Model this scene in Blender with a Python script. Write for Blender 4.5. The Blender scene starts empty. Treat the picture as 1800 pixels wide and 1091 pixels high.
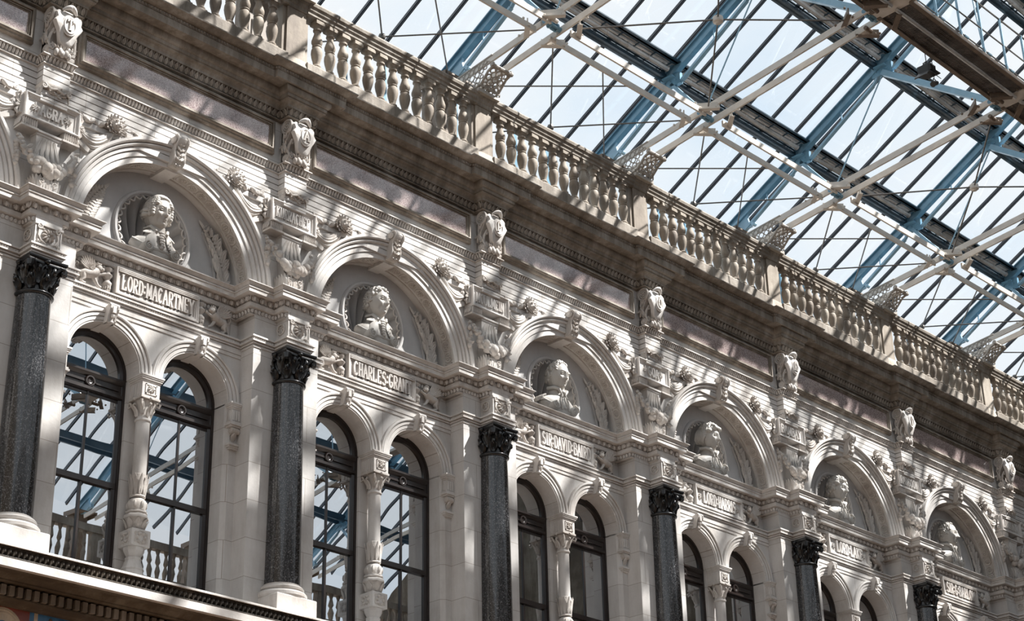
import bpy, math, random
from mathutils import Vector, Matrix
PI = math.pi
S = 4.0                      # one bay of the facade is four metres
scene = bpy.context.scene
col = scene.collection
R_ = random.Random

# ------------------------------------------------------------------ materials
def nodes(name):
    m = bpy.data.materials.new(name); m.use_nodes = True
    nt = m.node_tree; nt.nodes.clear()
    o = nt.nodes.new('ShaderNodeOutputMaterial')
    return m, nt, o
def N(nt, t, **k):
    n = nt.nodes.new(t)
    for a, b in k.items():
        if a in n.inputs: n.inputs[a].default_value = b
        else: setattr(n, a, b)
    return n
def ramp(nt, stops):
    r = nt.nodes.new('ShaderNodeValToRGB'); e = r.color_ramp.elements
    while len(e) < len(stops): e.new(0.5)
    for x, (p, c) in zip(e, stops): x.position = p; x.color = (*c, 1)
    return r
def stone(name, lo, mid, hi, joints=False, stain=0.5, rough=0.75, bump=0.35, jz=0.52, jx=1.1):
    m, nt, o = nodes(name); L = nt.links.new
    tc = N(nt, 'ShaderNodeTexCoord')
    geo = N(nt, 'ShaderNodeNewGeometry')
    n1 = N(nt, 'ShaderNodeTexNoise', Scale=0.9, Detail=7.0, Roughness=0.62)
    L(geo.outputs['Position'], n1.inputs['Vector'])
    mp = N(nt, 'ShaderNodeMapping'); mp.inputs['Scale'].default_value = (3.5, 3.5, 0.7)
    L(geo.outputs['Position'], mp.inputs['Vector'])
    n2 = N(nt, 'ShaderNodeTexNoise', Scale=1.1, Detail=6.0, Roughness=0.7)
    L(mp.outputs[0], n2.inputs['Vector'])
    mx = N(nt, 'ShaderNodeMath', operation='ADD'); mu = N(nt, 'ShaderNodeMath', operation='MULTIPLY'); mu.inputs[1].default_value = stain
    mu1 = N(nt, 'ShaderNodeMath', operation='MULTIPLY'); mu1.inputs[1].default_value = 1 - stain
    L(n2.outputs[0], mu.inputs[0]); L(n1.outputs[0], mu1.inputs[0]); L(mu.outputs[0], mx.inputs[0]); L(mu1.outputs[0], mx.inputs[1])
    r = ramp(nt, [(0.34, lo), (0.5, mid), (0.64, hi)]); L(mx.outputs[0], r.inputs[0])
    out = r.outputs[0]
    n3 = N(nt, 'ShaderNodeTexNoise', Scale=14.0, Detail=5.0, Roughness=0.7); L(geo.outputs['Position'], n3.inputs['Vector'])
    b = N(nt, 'ShaderNodeBump', Strength=bump, Distance=0.012); L(n3.outputs[0], b.inputs['Height'])
    if joints:
        sp = N(nt, 'ShaderNodeSeparateXYZ'); L(geo.outputs['Position'], sp.inputs[0])
        cb = N(nt, 'ShaderNodeCombineXYZ')
        ad = N(nt, 'ShaderNodeMath', operation='ADD'); ad.inputs[1].default_value = -0.22
        L(sp.outputs[0], cb.inputs[0]); L(sp.outputs[2], ad.inputs[0]); L(ad.outputs[0], cb.inputs[1])
        br = N(nt, 'ShaderNodeTexBrick', Scale=1.0)
        br.inputs['Brick Width'].default_value = jx; br.inputs['Row Height'].default_value = jz
        br.inputs['Mortar Size'].default_value = 0.004; br.inputs['Mortar Smooth'].default_value = 0.1
        br.inputs['Color1'].default_value = (1, 1, 1, 1); br.inputs['Color2'].default_value = (0.9, 0.9, 0.9, 1)
        br.inputs['Mortar'].default_value = (0.55, 0.51, 0.47, 1)
        L(cb.outputs[0], br.inputs['Vector'])
        mm = N(nt, 'ShaderNodeMix', data_type='RGBA', blend_type='MULTIPLY'); mm.inputs[0].default_value = 1.0
        L(out, mm.inputs[6]); L(br.outputs[0], mm.inputs[7]); out = mm.outputs[2]
    p = N(nt, 'ShaderNodeBsdfPrincipled', Roughness=rough); L(out, p.inputs['Base Color']); L(b.outputs[0], p.inputs['Normal'])
    L(p.outputs[0], o.inputs[0]); return m
def plain(name, c, rough=0.5, metal=0.0, var=0.12, scale=6.0, coat=0.0, spec=0.5):
    m, nt, o = nodes(name); L = nt.links.new
    g = N(nt, 'ShaderNodeNewGeometry'); n = N(nt, 'ShaderNodeTexNoise', Scale=scale, Detail=5.0); L(g.outputs['Position'], n.inputs['Vector'])
    r = ramp(nt, [(0.3, tuple(x * (1 - var) for x in c)), (0.7, tuple(min(1, x * (1 + var)) for x in c))]); L(n.outputs[0], r.inputs[0])
    p = N(nt, 'ShaderNodeBsdfPrincipled', Roughness=rough, Metallic=metal)
    p.inputs['Coat Weight'].default_value = coat; p.inputs['Coat Roughness'].default_value = 0.08
    p.inputs['Specular IOR Level'].default_value = spec
    L(r.outputs[0], p.inputs['Base Color']); L(p.outputs[0], o.inputs[0]); return m
def granite(name, stops, rough, scale, coat=0.6, streak=1.0, spec=0.5):
    m, nt, o = nodes(name); L = nt.links.new
    g = N(nt, 'ShaderNodeNewGeometry')
    mp = N(nt, 'ShaderNodeMapping'); mp.inputs['Scale'].default_value = (1, 1, streak); L(g.outputs['Position'], mp.inputs['Vector'])
    v = N(nt, 'ShaderNodeTexVoronoi', Scale=scale); L(mp.outputs[0], v.inputs['Vector'])
    n = N(nt, 'ShaderNodeTexNoise', Scale=scale * 0.8, Detail=6.0, Roughness=0.8); L(mp.outputs[0], n.inputs['Vector'])
    ad = N(nt, 'ShaderNodeMath', operation='ADD'); mu = N(nt, 'ShaderNodeMath', operation='MULTIPLY'); mu.inputs[1].default_value = 0.35
    sp = N(nt, 'ShaderNodeSeparateColor'); L(v.outputs['Color'], sp.inputs[0]); L(sp.outputs[0], mu.inputs[0]); L(mu.outputs[0], ad.inputs[0])
    m2 = N(nt, 'ShaderNodeMath', operation='MULTIPLY'); m2.inputs[1].default_value = 0.65; L(n.outputs[0], m2.inputs[0]); L(m2.outputs[0], ad.inputs[1])
    r = ramp(nt, stops); L(ad.outputs[0], r.inputs[0])
    p = N(nt, 'ShaderNodeBsdfPrincipled', Roughness=rough)
    p.inputs['Coat Weight'].default_value = coat; p.inputs['Coat Roughness'].default_value = 0.06; p.inputs['Specular IOR Level'].default_value = spec
    L(r.outputs[0], p.inputs['Base Color']); L(p.outputs[0], o.inputs[0]); return m
def glass(name, tint, refl, rtint=(1, 1, 1), rough=0.0):
    m, nt, o = nodes(name); L = nt.links.new
    t = N(nt, 'ShaderNodeBsdfTransparent'); t.inputs[0].default_value = (*tint, 1)
    g = N(nt, 'ShaderNodeBsdfGlossy', Roughness=rough); g.inputs[0].default_value = (*rtint, 1)
    if rough == 0.0 and refl > 0.3:      # old sheet glass: gently wavy
        ge = N(nt, 'ShaderNodeNewGeometry'); n = N(nt, 'ShaderNodeTexNoise', Scale=0.9, Detail=1.0); L(ge.outputs['Position'], n.inputs['Vector'])
        b = N(nt, 'ShaderNodeBump', Strength=0.028, Distance=0.05); L(n.outputs[0], b.inputs['Height']); L(b.outputs[0], g.inputs['Normal'])
    x = N(nt, 'ShaderNodeMixShader'); x.inputs[0].default_value = refl
    L(t.outputs[0], x.inputs[1]); L(g.outputs[0], x.inputs[2]); L(x.outputs[0], o.inputs[0]); return m
M = {
 'wall': stone('facade ashlar', (0.46, 0.425, 0.395), (0.605, 0.58, 0.56), (0.69, 0.67, 0.655), joints=True, stain=0.4),
 'stone': stone('portland stone', (0.43, 0.385, 0.35), (0.605, 0.575, 0.55), (0.70, 0.675, 0.655)),
 'carved': stone('carved stone', (0.36, 0.31, 0.275), (0.54, 0.50, 0.465), (0.65, 0.62, 0.59), bump=0.6),
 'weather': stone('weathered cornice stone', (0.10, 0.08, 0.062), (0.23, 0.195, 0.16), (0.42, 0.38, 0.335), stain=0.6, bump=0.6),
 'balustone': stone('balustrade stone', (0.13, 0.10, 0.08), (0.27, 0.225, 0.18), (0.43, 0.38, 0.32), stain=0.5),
 'tymp': stone('tympanum stone', (0.37, 0.355, 0.345), (0.46, 0.445, 0.44), (0.54, 0.525, 0.52), stain=0.2),
 'marble': stone('bust stone', (0.38, 0.34, 0.30), (0.52, 0.49, 0.455), (0.62, 0.60, 0.565), stain=0.3, rough=0.5, bump=0.2),
 'darkcarve': stone('shadow-dark carved moulding', (0.015, 0.012, 0.010), (0.035, 0.027, 0.020), (0.11, 0.09, 0.07), rough=0.45, bump=0.8),  # deep shadow on the sill carving is put into this near-black
 'darkstone': stone('dark lower cornice stone', (0.05, 0.035, 0.025), (0.10, 0.075, 0.05), (0.22, 0.19, 0.15), stain=0.4),  # dark tone holds the shade of the recess under the ledge
 'pgran': granite('pink granite', [(0.28, (0.13, 0.085, 0.085)), (0.45, (0.30, 0.225, 0.22)), (0.6, (0.45, 0.37, 0.36)), (0.75, (0.64, 0.57, 0.55))], 0.10, 100.0, coat=1.0, spec=1.0),
 'bgran': granite('black granite', [(0.35, (0.004, 0.004, 0.005)), (0.52, (0.016, 0.016, 0.018)), (0.62, (0.06, 0.06, 0.064)), (0.80, (0.30, 0.30, 0.31))], 0.2, 110.0, coat=0.7, streak=0.6, spec=0.5),
 'bcap': plain('black marble', (0.006, 0.006, 0.007), 0.3, coat=0.3),
 'timber': plain('dark window timber', (0.014, 0.008, 0.007), 0.32, coat=0.25),
 'wglass': glass('window glass', (0.55, 0.58, 0.60), 0.62, (0.90, 0.95, 1.0)),
 'rglass': glass('roof glass', (0.95, 0.975, 0.99), 0.05, (0.9, 0.95, 1.0)),
 'white': plain('cream painted iron', (0.66, 0.61, 0.55), 0.45, var=0.08, coat=0.2),
 'blue': plain('pale blue painted iron', (0.14, 0.29, 0.40), 0.4, var=0.15, coat=0.3),
 'bluel': plain('light blue painted iron', (0.27, 0.45, 0.58), 0.4, var=0.1, coat=0.3),
 'navy': plain('dark blue painted iron', (0.018, 0.045, 0.07), 0.35, var=0.2, coat=0.4),
 'bar': plain('black glazing bar', (0.012, 0.018, 0.028), 0.35, coat=0.4),
 'duct': plain('galvanised duct', (0.60, 0.59, 0.58), 0.30, metal=0.35, var=0.3, scale=3),
 'grate': plain('brown walkway grating', (0.085, 0.065, 0.05), 0.55, var=0.3),
 'iron': plain('grey painted cast iron', (0.42, 0.385, 0.345), 0.5, var=0.15),
 'tan': plain('tan painted iron', (0.17, 0.125, 0.09), 0.5, var=0.2),
 'rod': plain('steel rod', (0.16, 0.15, 0.14), 0.4, metal=0.3),
 'lamp': plain('black lamp housing', (0.03, 0.028, 0.026), 0.4),
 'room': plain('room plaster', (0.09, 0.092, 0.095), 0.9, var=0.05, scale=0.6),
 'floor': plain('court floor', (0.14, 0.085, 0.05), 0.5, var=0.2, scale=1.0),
 'tblue': plain('blue tile', (0.06, 0.20, 0.42), 0.3, var=0.5, scale=5, coat=0.5),
 'tcream': plain('cream tile', (0.62, 0.52, 0.40), 0.3, var=0.2, coat=0.5),
 'tred': plain('red tile', (0.30, 0.07, 0.05), 0.3, var=0.3, coat=0.5),
}
# ------------------------------------------------------------------ mesh builder (bay units)
def V3(*a): return Vector(a)
class MB:
    def __init__(s): s.v = []; s.f = []; s.T = None
    def add(s, vs, fs):
        b = len(s.v)
        if s.T: vs = [s.T(Vector(v)) for v in vs]
        s.v += [tuple(v) for v in vs]; s.f += [tuple(i + b for i in f) for f in fs]
    def box(s, x0, x1, y0, y1, z0, z1, bev=0.0):
        if x0 > x1: x0, x1 = x1, x0
        if bev <= 0:
            vs = [(x, y, z) for x in (x0, x1) for y in (y0, y1) for z in (z0, z1)]
            s.add(vs, [(0, 1, 3, 2), (4, 6, 7, 5), (0, 4, 5, 1), (2, 3, 7, 6), (0, 2, 6, 4), (1, 5, 7, 3)]); return
        b = bev; rings = []
        for z, k in ((z0, b), (z0 + b, 0), (z1 - b, 0), (z1, b)):
            rings.append([(x0 + k, y0 + b * 0 + (b if k else 0), z), (x1 - k, y0 + (b if k else 0), z), (x1 - k, y1 - (b if k else 0), z), (x0 + k, y1 - (b if k else 0), z)])
        s.loft(rings, True)
    def loft(s, rings, caps=True, closed=True):
        n = len(rings[0]); vs = [p for r in rings for p in r]; fs = []
        for i in range(len(rings) - 1):
            for j in range(n if closed else n - 1):
                a = i * n + j; b = i * n + (j + 1) % n
                fs.append((a, b, b + n, a + n))
        if caps and closed:
            fs.append(tuple(range(n - 1, -1, -1))); k = (len(rings) - 1) * n; fs.append(tuple(range(k, k + n)))
        s.add(vs, fs)
    def prism(s, poly, y0, y1):           # outline in x,z pushed along y
        s.loft([[(x, y0, z) for x, z in poly], [(x, y1, z) for x, z in poly]])
    def prismx(s, poly, x0, x1):          # outline in y,z pushed along x
        s.loft([[(x0, y, z) for y, z in poly], [(x1, y, z) for y, z in poly]])
    def lathe(s, c, prof, seg=16, sx=1.0, sy=1.0, rot=0.0):
        s.loft([[(c[0] + r * sx * math.cos(2 * PI * (j + rot) / seg), c[1] + r * sy * math.sin(2 * PI * (j + rot) / seg), c[2] + z) for j in range(seg)] for r, z in prof])
    def tube(s, pts, r, seg=6):
        pts = [Vector(p) for p in pts]; n = len(pts); rings = []
        if not hasattr(r, '__len__'): r = [r] * n
        up = None
        for i in range(n):
            t = (pts[min(i + 1, n - 1)] - pts[max(i - 1, 0)])
            if t.length < 1e-9: t = V3(0, 0, 1)
            t.normalize()
            if up is None: up = t.orthogonal().normalized()
            up = (up - t * up.dot(t));
            if up.length < 1e-6: up = t.orthogonal()
            up.normalize(); w = t.cross(up)
            rings.append([tuple(pts[i] + (up * math.cos(2 * PI * j / seg) + w * math.sin(2 * PI * j / seg)) * r[i]) for j in range(seg)])
        s.loft(rings)
    def bar(s, a, b, w, h, up=(0, 0, 1)):   # rectangular bar from a to b
        a = Vector(a); b = Vector(b); t = (b - a).normalized(); u = Vector(up); u = (u - t * u.dot(t)).normalized(); x = t.cross(u)
        q = [x * sx * w / 2 + u * sz * h / 2 for sx, sz in ((-1, -1), (1, -1), (1, 1), (-1, 1))]
        s.loft([[tuple(a + k) for k in q], [tuple(b + k) for k in q]])
    def blob(s, c, r, d=None, nu=8, nv=5, f=None):
        c = Vector(c)
        if not hasattr(r, '__len__'): r = (r, r, r)
        if d is not None:
            d = Vector(d).normalized(); a = d.orthogonal().normalized() if abs(d.y) > 0.99 else d.cross(V3(0, 1, 0)).normalized(); b = d.cross(a)
        vs = []; fs = []
        def P(u, w):
            x, y, z = math.cos(u) * math.sin(w), math.sin(u) * math.sin(w), math.cos(w)
            k = f(u, w) if f else 1
            x *= r[0] * k; y *= r[1] * k; z *= r[2] * k
            return c + (a * x + b * y + d * z if d is not None else V3(x, y, z))
        vs.append(P(0, 0))
        for i in range(1, nv):
            for j in range(nu): vs.append(P(2 * PI * j / nu, PI * i / nv))
        vs.append(P(0, PI)); k = len(vs) - 1
        for j in range(nu): fs.append((0, 1 + j, 1 + (j + 1) % nu))
        for i in range(nv - 2):
            for j in range(nu):
                p = 1 + i * nu + j; q = 1 + i * nu + (j + 1) % nu
                fs.append((p, p + nu, q + nu, q))
        for j in range(nu): fs.append((k, k - nu + (j + 1) % nu, k - nu + j))
        s.add(vs, fs)
    def leaf(s, c, d, n, L, W, T, curl=0.0, k=5):
        c = Vector(c); d = Vector(d).normalized(); n = Vector(n); n = (n - d * n.dot(d)).normalized(); w = d.cross(n)
        rings = []
        for i in range(k + 1):
            t = i / k; wd = W / 2 * (math.sin(PI * min(1, t * 0.86 + 0.12)) ** 0.8) + W * 0.02; th = T * (1 - 0.6 * t)
            p = c + d * (L * t) + n * (curl * t * t)
            rings.append([tuple(p - w * wd), tuple(p - w * wd * 0.45 + n * th), tuple(p + n * th * 0.55), tuple(p + w * wd * 0.45 + n * th), tuple(p + w * wd), tuple(p - n * T * 0.3)])
        s.loft(rings)
    def torus(s, c, R, r, nu=16, nv=6, ax='y', sx=1.0, sz=1.0):
        rings = []
        for i in range(nu + 1):
            a = 2 * PI * i / nu; ring = []
            for j in range(nv):
                b = 2 * PI * j / nv; q = R + r * math.cos(b); h = r * math.sin(b)
                if ax == 'y': ring.append((c[0] + q * math.cos(a) * sx, c[1] + h, c[2] + q * math.sin(a) * sz))
                elif ax == 'z': ring.append((c[0] + q * math.cos(a), c[1] + q * math.sin(a), c[2] + h))
                else: ring.append((c[0] + h, c[1] + q * math.cos(a), c[2] + q * math.sin(a)))
            rings.append(ring)
        s.loft(rings, caps=False)
    def spiral(s, c, R, r, turns=2.0, sgn=1, a0=0.0, ax='y', n=26, seg=5):
        pts = []; rr = []
        for i in range(n + 1):
            t = i / n; a = a0 + sgn * 2 * PI * turns * t; q = R * (1 - 0.88 * t)
            if ax == 'y': pts.append((c[0] + q * math.cos(a), c[1], c[2] + q * math.sin(a)))
            else: pts.append((c[0], c[1] + q * math.cos(a), c[2] + q * math.sin(a)))
            rr.append(r * (1 - 0.4 * t))
        s.tube(pts, rr, seg)
    def sweep(s, path, prof, close=False):   # moulding profile (d out, z) along a plan path; outwards is to the right
        P = [Vector((x, y)) for x, y in path]; n = len(P); nor = []
        for i in range(n):
            ns = []
            if i > 0: t = (P[i] - P[i - 1]).normalized(); ns.append(Vector((t.y, -t.x)))
            if i < n - 1: t = (P[i + 1] - P[i]).normalized(); ns.append(Vector((t.y, -t.x)))
            if len(ns) == 1: nor.append(ns[0])
            else:
                b = (ns[0] + ns[1]); nor.append(b / (1 + ns[0].dot(ns[1])))
        s.loft([[(P[i].x + nor[i].x * d, P[i].y + nor[i].y * d, z) for d, z in prof] for i in range(n)], caps=False, closed=close)
    def arc(s, cx, cz, prof, a0=0.0, a1=PI, n=32, close=True, foot=0.0):   # profile (r, y) swept round; foot carries it straight down
        rings = []
        if foot: rings.append([(cx + r, y, cz - foot) for r, y in prof])
        for i in range(n + 1):
            a = a0 + (a1 - a0) * i / n
            rings.append([(cx + r * math.cos(a), y, cz + r * math.sin(a)) for r, y in prof])
        if foot: rings.append([(cx - r, y, cz - foot) for r, y in prof])
        s.loft(rings, caps=close, closed=close)
    def build(s, name, mat, parent=None, sharp=None):
        if sharp is None: sharp = 48 if mat in ('carved', 'bcap', 'darkcarve') else 22
        me = bpy.data.meshes.new(name); me.from_pydata([(x * S, y * S, z * S) for x, y, z in s.v], [], s.f)
        me.materials.append(M[mat] if isinstance(mat, str) else mat)
        me.validate(); me.update()
        import bmesh
        bm = bmesh.new(); bm.from_mesh(me); bmesh.ops.recalc_face_normals(bm, faces=bm.faces); bm.to_mesh(me); bm.free()
        me.polygons.foreach_set('use_smooth', [True] * len(me.polygons)); me.set_sharp_from_angle(angle=math.radians(sharp))
        o = bpy.data.objects.new(name, me); col.objects.link(o)
        if parent: o.parent = parent
        return o
def along(path, d, period, fn, start=0.5, skip=0.0):
    """call fn(point, tangent, normal) at even steps along each segment of a plan path pushed out by d"""
    P = [Vector((x, y)) for x, y in path]
    for i in range(len(P) - 1):
        t = (P[i + 1] - P[i]); Lg = t.length; t.normalize(); nn = Vector((t.y, -t.x))
        e0 = d if (i > 0 and (P[i] - P[i - 1]).normalized().cross(t) > 0) else (-d if i > 0 else 0)
        e1 = 0
        if i < len(P) - 2:
            t2 = (P[i + 2] - P[i + 1]).normalized(); e1 = d if t.cross(t2) > 0 else -d
        a = -e0 if i > 0 else 0; b = Lg + e1
        # outer corners lengthen the run, inner corners shorten it
        k = max(1, round((b - a) / period))
        for j in range(k):
            q = P[i] + t * (a + (j + start) * (b - a) / k) + nn * d
            fn(q, t, nn)
def E(name, loc, label=None, cat=None, group=None, rz=0):
    o = bpy.data.objects.new(name, None); col.objects.link(o); o.empty_display_size = 0.1
    o.location = (loc[0] * S, loc[1] * S, loc[2] * S); o.rotation_euler.z = rz
    tag(o, label, cat, group); return o
def tag(o, label=None, cat=None, group=None, kind=None):
    if label: o['label'] = label
    if cat: o['category'] = cat
    if group: o['group'] = group
    if kind: o['kind'] = kind
    return o
def kids(o): return [c for c in list(col.objects) if c.parent == o]
CH = {}
def copy_tree(o, parent=None):
    c = o.copy(); col.objects.link(c)
    if parent: c.parent = parent
    if o not in CH: CH[o] = [k for k in o.children]
    for ch in CH[o]: copy_tree(ch, c)
    return c
def repeat(proto, spots, cat, group):
    """spots: (x, y, z, label); the first one moves the prototype itself"""
    out = []
    for i, (x, y, z, lab) in enumerate(spots):
        o = proto if i == 0 else None
        if i == 0: CH[proto] = [k for k in proto.children];
        else: o = copy_tree(proto)
        out.append((o, x, y, z, lab))
    for o, x, y, z, lab in out:
        o.location = (x * S, y * S, z * S); tag(o, lab, cat, group)
    return [q[0] for q in out]

# ------------------------------------------------------------------ lettering with slab serifs
def arcpts(cx, cz, rx, rz, a0, a1, n=8): return [(cx + rx * math.cos(math.radians(a0 + (a1 - a0) * i / n)), cz + rz * math.sin(math.radians(a0 + (a1 - a0) * i / n))) for i in range(n + 1)]
W_ = 0.5
GL = {
 'A': [[(0.02, 0), (0.25, 1)], [(0.25, 1), (0.48, 0)], [(0.12, 0.36), (0.38, 0.36)]],
 'B': [[(0.08, 0), (0.08, 1)], [(0.08, 1)] + arcpts(0.24, 0.77, 0.2, 0.23, 90, -90) + [(0.08, 0.54)], [(0.08, 0.54)] + arcpts(0.25, 0.27, 0.22, 0.27, 90, -90) + [(0.08, 0)]],
 'C': [arcpts(0.26, 0.5, 0.22, 0.5, 48, 312, 12)],
 'D': [[(0.08, 0), (0.08, 1)], [(0.08, 1)] + arcpts(0.2, 0.5, 0.27, 0.5, 90, -90, 12) + [(0.08, 0)]],
 'E': [[(0.08, 0), (0.08, 1)], [(0.08, 1), (0.44, 1), (0.44, 0.84)], [(0.08, 0.52), (0.34, 0.52)], [(0.08, 0), (0.44, 0), (0.44, 0.16)]],
 'G': [arcpts(0.26, 0.5, 0.22, 0.5, 50, 350, 12), [(0.48, 0.4), (0.28, 0.4)]],
 'H': [[(0.08, 0), (0.08, 1)], [(0.42, 0), (0.42, 1)], [(0.08, 0.5), (0.42, 0.5)]],
 'I': [[(0.12, 0), (0.12, 1)]],
 'K': [[(0.08, 0), (0.08, 1)], [(0.44, 1), (0.1, 0.46)], [(0.18, 0.58), (0.46, 0)]],
 'L': [[(0.08, 1), (0.08, 0)], [(0.08, 0), (0.44, 0), (0.44, 0.18)]],
 'M': [[(0.06, 0), (0.06, 1)], [(0.06, 1), (0.3, 0.2)], [(0.3, 0.2), (0.54, 1)], [(0.54, 1), (0.54, 0)]],
 'N': [[(0.06, 0), (0.06, 1)], [(0.06, 1), (0.44, 0)], [(0.44, 0), (0.44, 1)]],
 'O': [arcpts(0.26, 0.5, 0.22, 0.5, 0, 360, 16)],
 'P': [[(0.08, 0), (0.08, 1)], [(0.08, 1)] + arcpts(0.24, 0.74, 0.22, 0.26, 90, -90) + [(0.08, 0.48)]],
 'R': [[(0.08, 0), (0.08, 1)], [(0.08, 1)] + arcpts(0.24, 0.74, 0.2, 0.26, 90, -90) + [(0.08, 0.48)], [(0.24, 0.48), (0.46, 0)]],
 'S': [arcpts(0.25, 0.75, 0.19, 0.25, 30, 270, 9) + arcpts(0.25, 0.25, 0.2, 0.25, 90, -150, 9)],
 'T': [[(0.25, 0), (0.25, 1)], [(0.02, 0.84), (0.02, 1), (0.48, 1), (0.48, 0.84)]],
 'U': [[(0.06, 1), (0.06, 0.25)] + arcpts(0.25, 0.25, 0.19, 0.25, 180, 360, 8) + [(0.44, 1)]],
 'V': [[(0.02, 1), (0.25, 0)], [(0.25, 0), (0.48, 1)]],
 'W': [[(0.02, 1), (0.16, 0)], [(0.16, 0), (0.3, 0.8)], [(0.3, 0.8), (0.44, 0)], [(0.44, 0), (0.58, 1)]],
 'Y': [[(0.02, 1), (0.25, 0.48)], [(0.48, 1), (0.25, 0.48)], [(0.25, 0.48), (0.25, 0)]],
 ':': [[(0.08, 0.25), (0.08, 0.33)], [(0.08, 0.66), (0.08, 0.74)]],
}
ADV = {'I': 0.24, 'M': 0.6, 'W': 0.6, ':': 0.18}
SERIF = {'A': [(0.02, 0), (0.48, 0)], 'H': [(0.08, 0), (0.08, 1), (0.42, 0), (0.42, 1)], 'I': [(0.12, 0), (0.12, 1)], 'K': [(0.08, 0), (0.08, 1), (0.46, 0), (0.44, 1)], 'L': [(0.08, 1)], 'M': [(0.06, 0), (0.54, 0)], 'N': [(0.06, 0), (0.44, 1)], 'P': [(0.08, 0)], 'R': [(0.08, 0), (0.46, 0)], 'T': [(0.25, 0)], 'U': [(0.06, 1), (0.44, 1)], 'V': [(0.02, 1), (0.48, 1)], 'Y': [(0.25, 0), (0.02, 1), (0.48, 1)]}
def letters(mb, text, cx, cz, width, height, y, depth, th=0.15, flower=False):
    tot = sum(ADV.get(c, 0.5) + 0.12 for c in text) - 0.12
    kx = width / tot; x = cx - width / 2; z0 = cz - height / 2
    tw = th * min(kx * 0.9, height)
    tw = max(tw, th * kx * 0.9)
    cnt = [0]
    def seg(p, q, w):
        cnt[0] += 1; dd = depth + .00012 * (cnt[0] % 9)
        dx, dz = q[0] - p[0], q[1] - p[1]; l = math.hypot(dx, dz)
        if l < 1e-9: return
        nx, nz = -dz / l * w / 2, dx / l * w / 2; ex, ez = dx / l * w * 0.3, dz / l * w * 0.3
        mb.prism([(p[0] - ex + nx, p[1] - ez + nz), (q[0] + ex + nx, q[1] + ez + nz), (q[0] + ex - nx, q[1] + ez - nz), (p[0] - ex - nx, p[1] - ez - nz)], y, y - dd)
    for c in text:
        for st in GL[c]:
            pts = [(x + a * kx, z0 + b * height) for a, b in st]
            for p, q in zip(pts, pts[1:]): seg(p, q, tw if abs(p[1] - q[1]) > 0.4 * abs(p[0] - q[0]) else tw * 0.75)
        for a, b in SERIF.get(c, []):
            seg((x + (a - 0.1) * kx, z0 + b * height), (x + (a + 0.1) * kx, z0 + b * height), tw * 0.6)
        x += (ADV.get(c, 0.5) + 0.12) * kx
def rosette(mb, cx, y, cz, r, n=8, dep=0.4):
    for i in range(n):
        a = 2 * PI * i / n
        mb.blob((cx + r * 0.6 * math.cos(a), y, cz + r * 0.6 * math.sin(a)), (r * 0.2, r * dep, r * 0.42), d=(math.cos(a), 0, math.sin(a)), nu=5, nv=4)
    mb.blob((cx, y, cz), r * 0.26, nu=6, nv=4)


# ================================================================== THE SETTING: facade wall, mouldings
LOW = [(0, -.036), (.062, -.036), (.062, .015), (.167, .015), (.167, .095), (.833, .095), (.833, .015), (.938, .015), (.938, -.036), (1, -.036)]
STR = [(0, -.045), (.05, -.045), (.05, .02), (.142, .02), (.142, .09), (.858, .09), (.858, .02), (.95, .02), (.95, -.045), (1, -.045)]
UPP = [(0, .0), (.05, .0), (.05, .036), (.95, .036), (.95, .0), (1, .0)]
BED = [(0, -.022), (.062, -.022), (.062, .024), (.938, .024), (.938, -.022), (1, -.022)]
COR = [(0, -.045), (.13, -.045), (.13, -.03), (.87, -.03), (.87, -.045), (1, -.045)]
CX, CZ, RI, RO = .5, 2.76, .343, .425
WX, WR, WO, WS = (.3215, .6785), .1337, .178, 2.3496

def arch_cut(mb, x0, x1, z0, z1, y, arcs, n=28):
    """flat wall at y with round-headed openings (cx, cz, r, down to z0) left out"""
    arcs = sorted(arcs); cur = x0
    def q(xa, xb, za, zb, zc, zd):
        if xb - xa > 1e-6: mb.add([(xa, y, za), (xb, y, zb), (xb, y, zc), (xa, y, zd)], [(0, 1, 2, 3)])
    for cx, cz, r in arcs:
        q(cur, cx - r, z0, z0, z1, z1)
        for i in range(n):
            a, b = PI - PI * i / n, PI - PI * (i + 1) / n
            q(cx + r * math.cos(a), cx + r * math.cos(b), cz + r * math.sin(a), cz + r * math.sin(b), z1, z1)
        cur = cx + r
    q(cur, x1, z0, z0, z1, z1)

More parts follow.
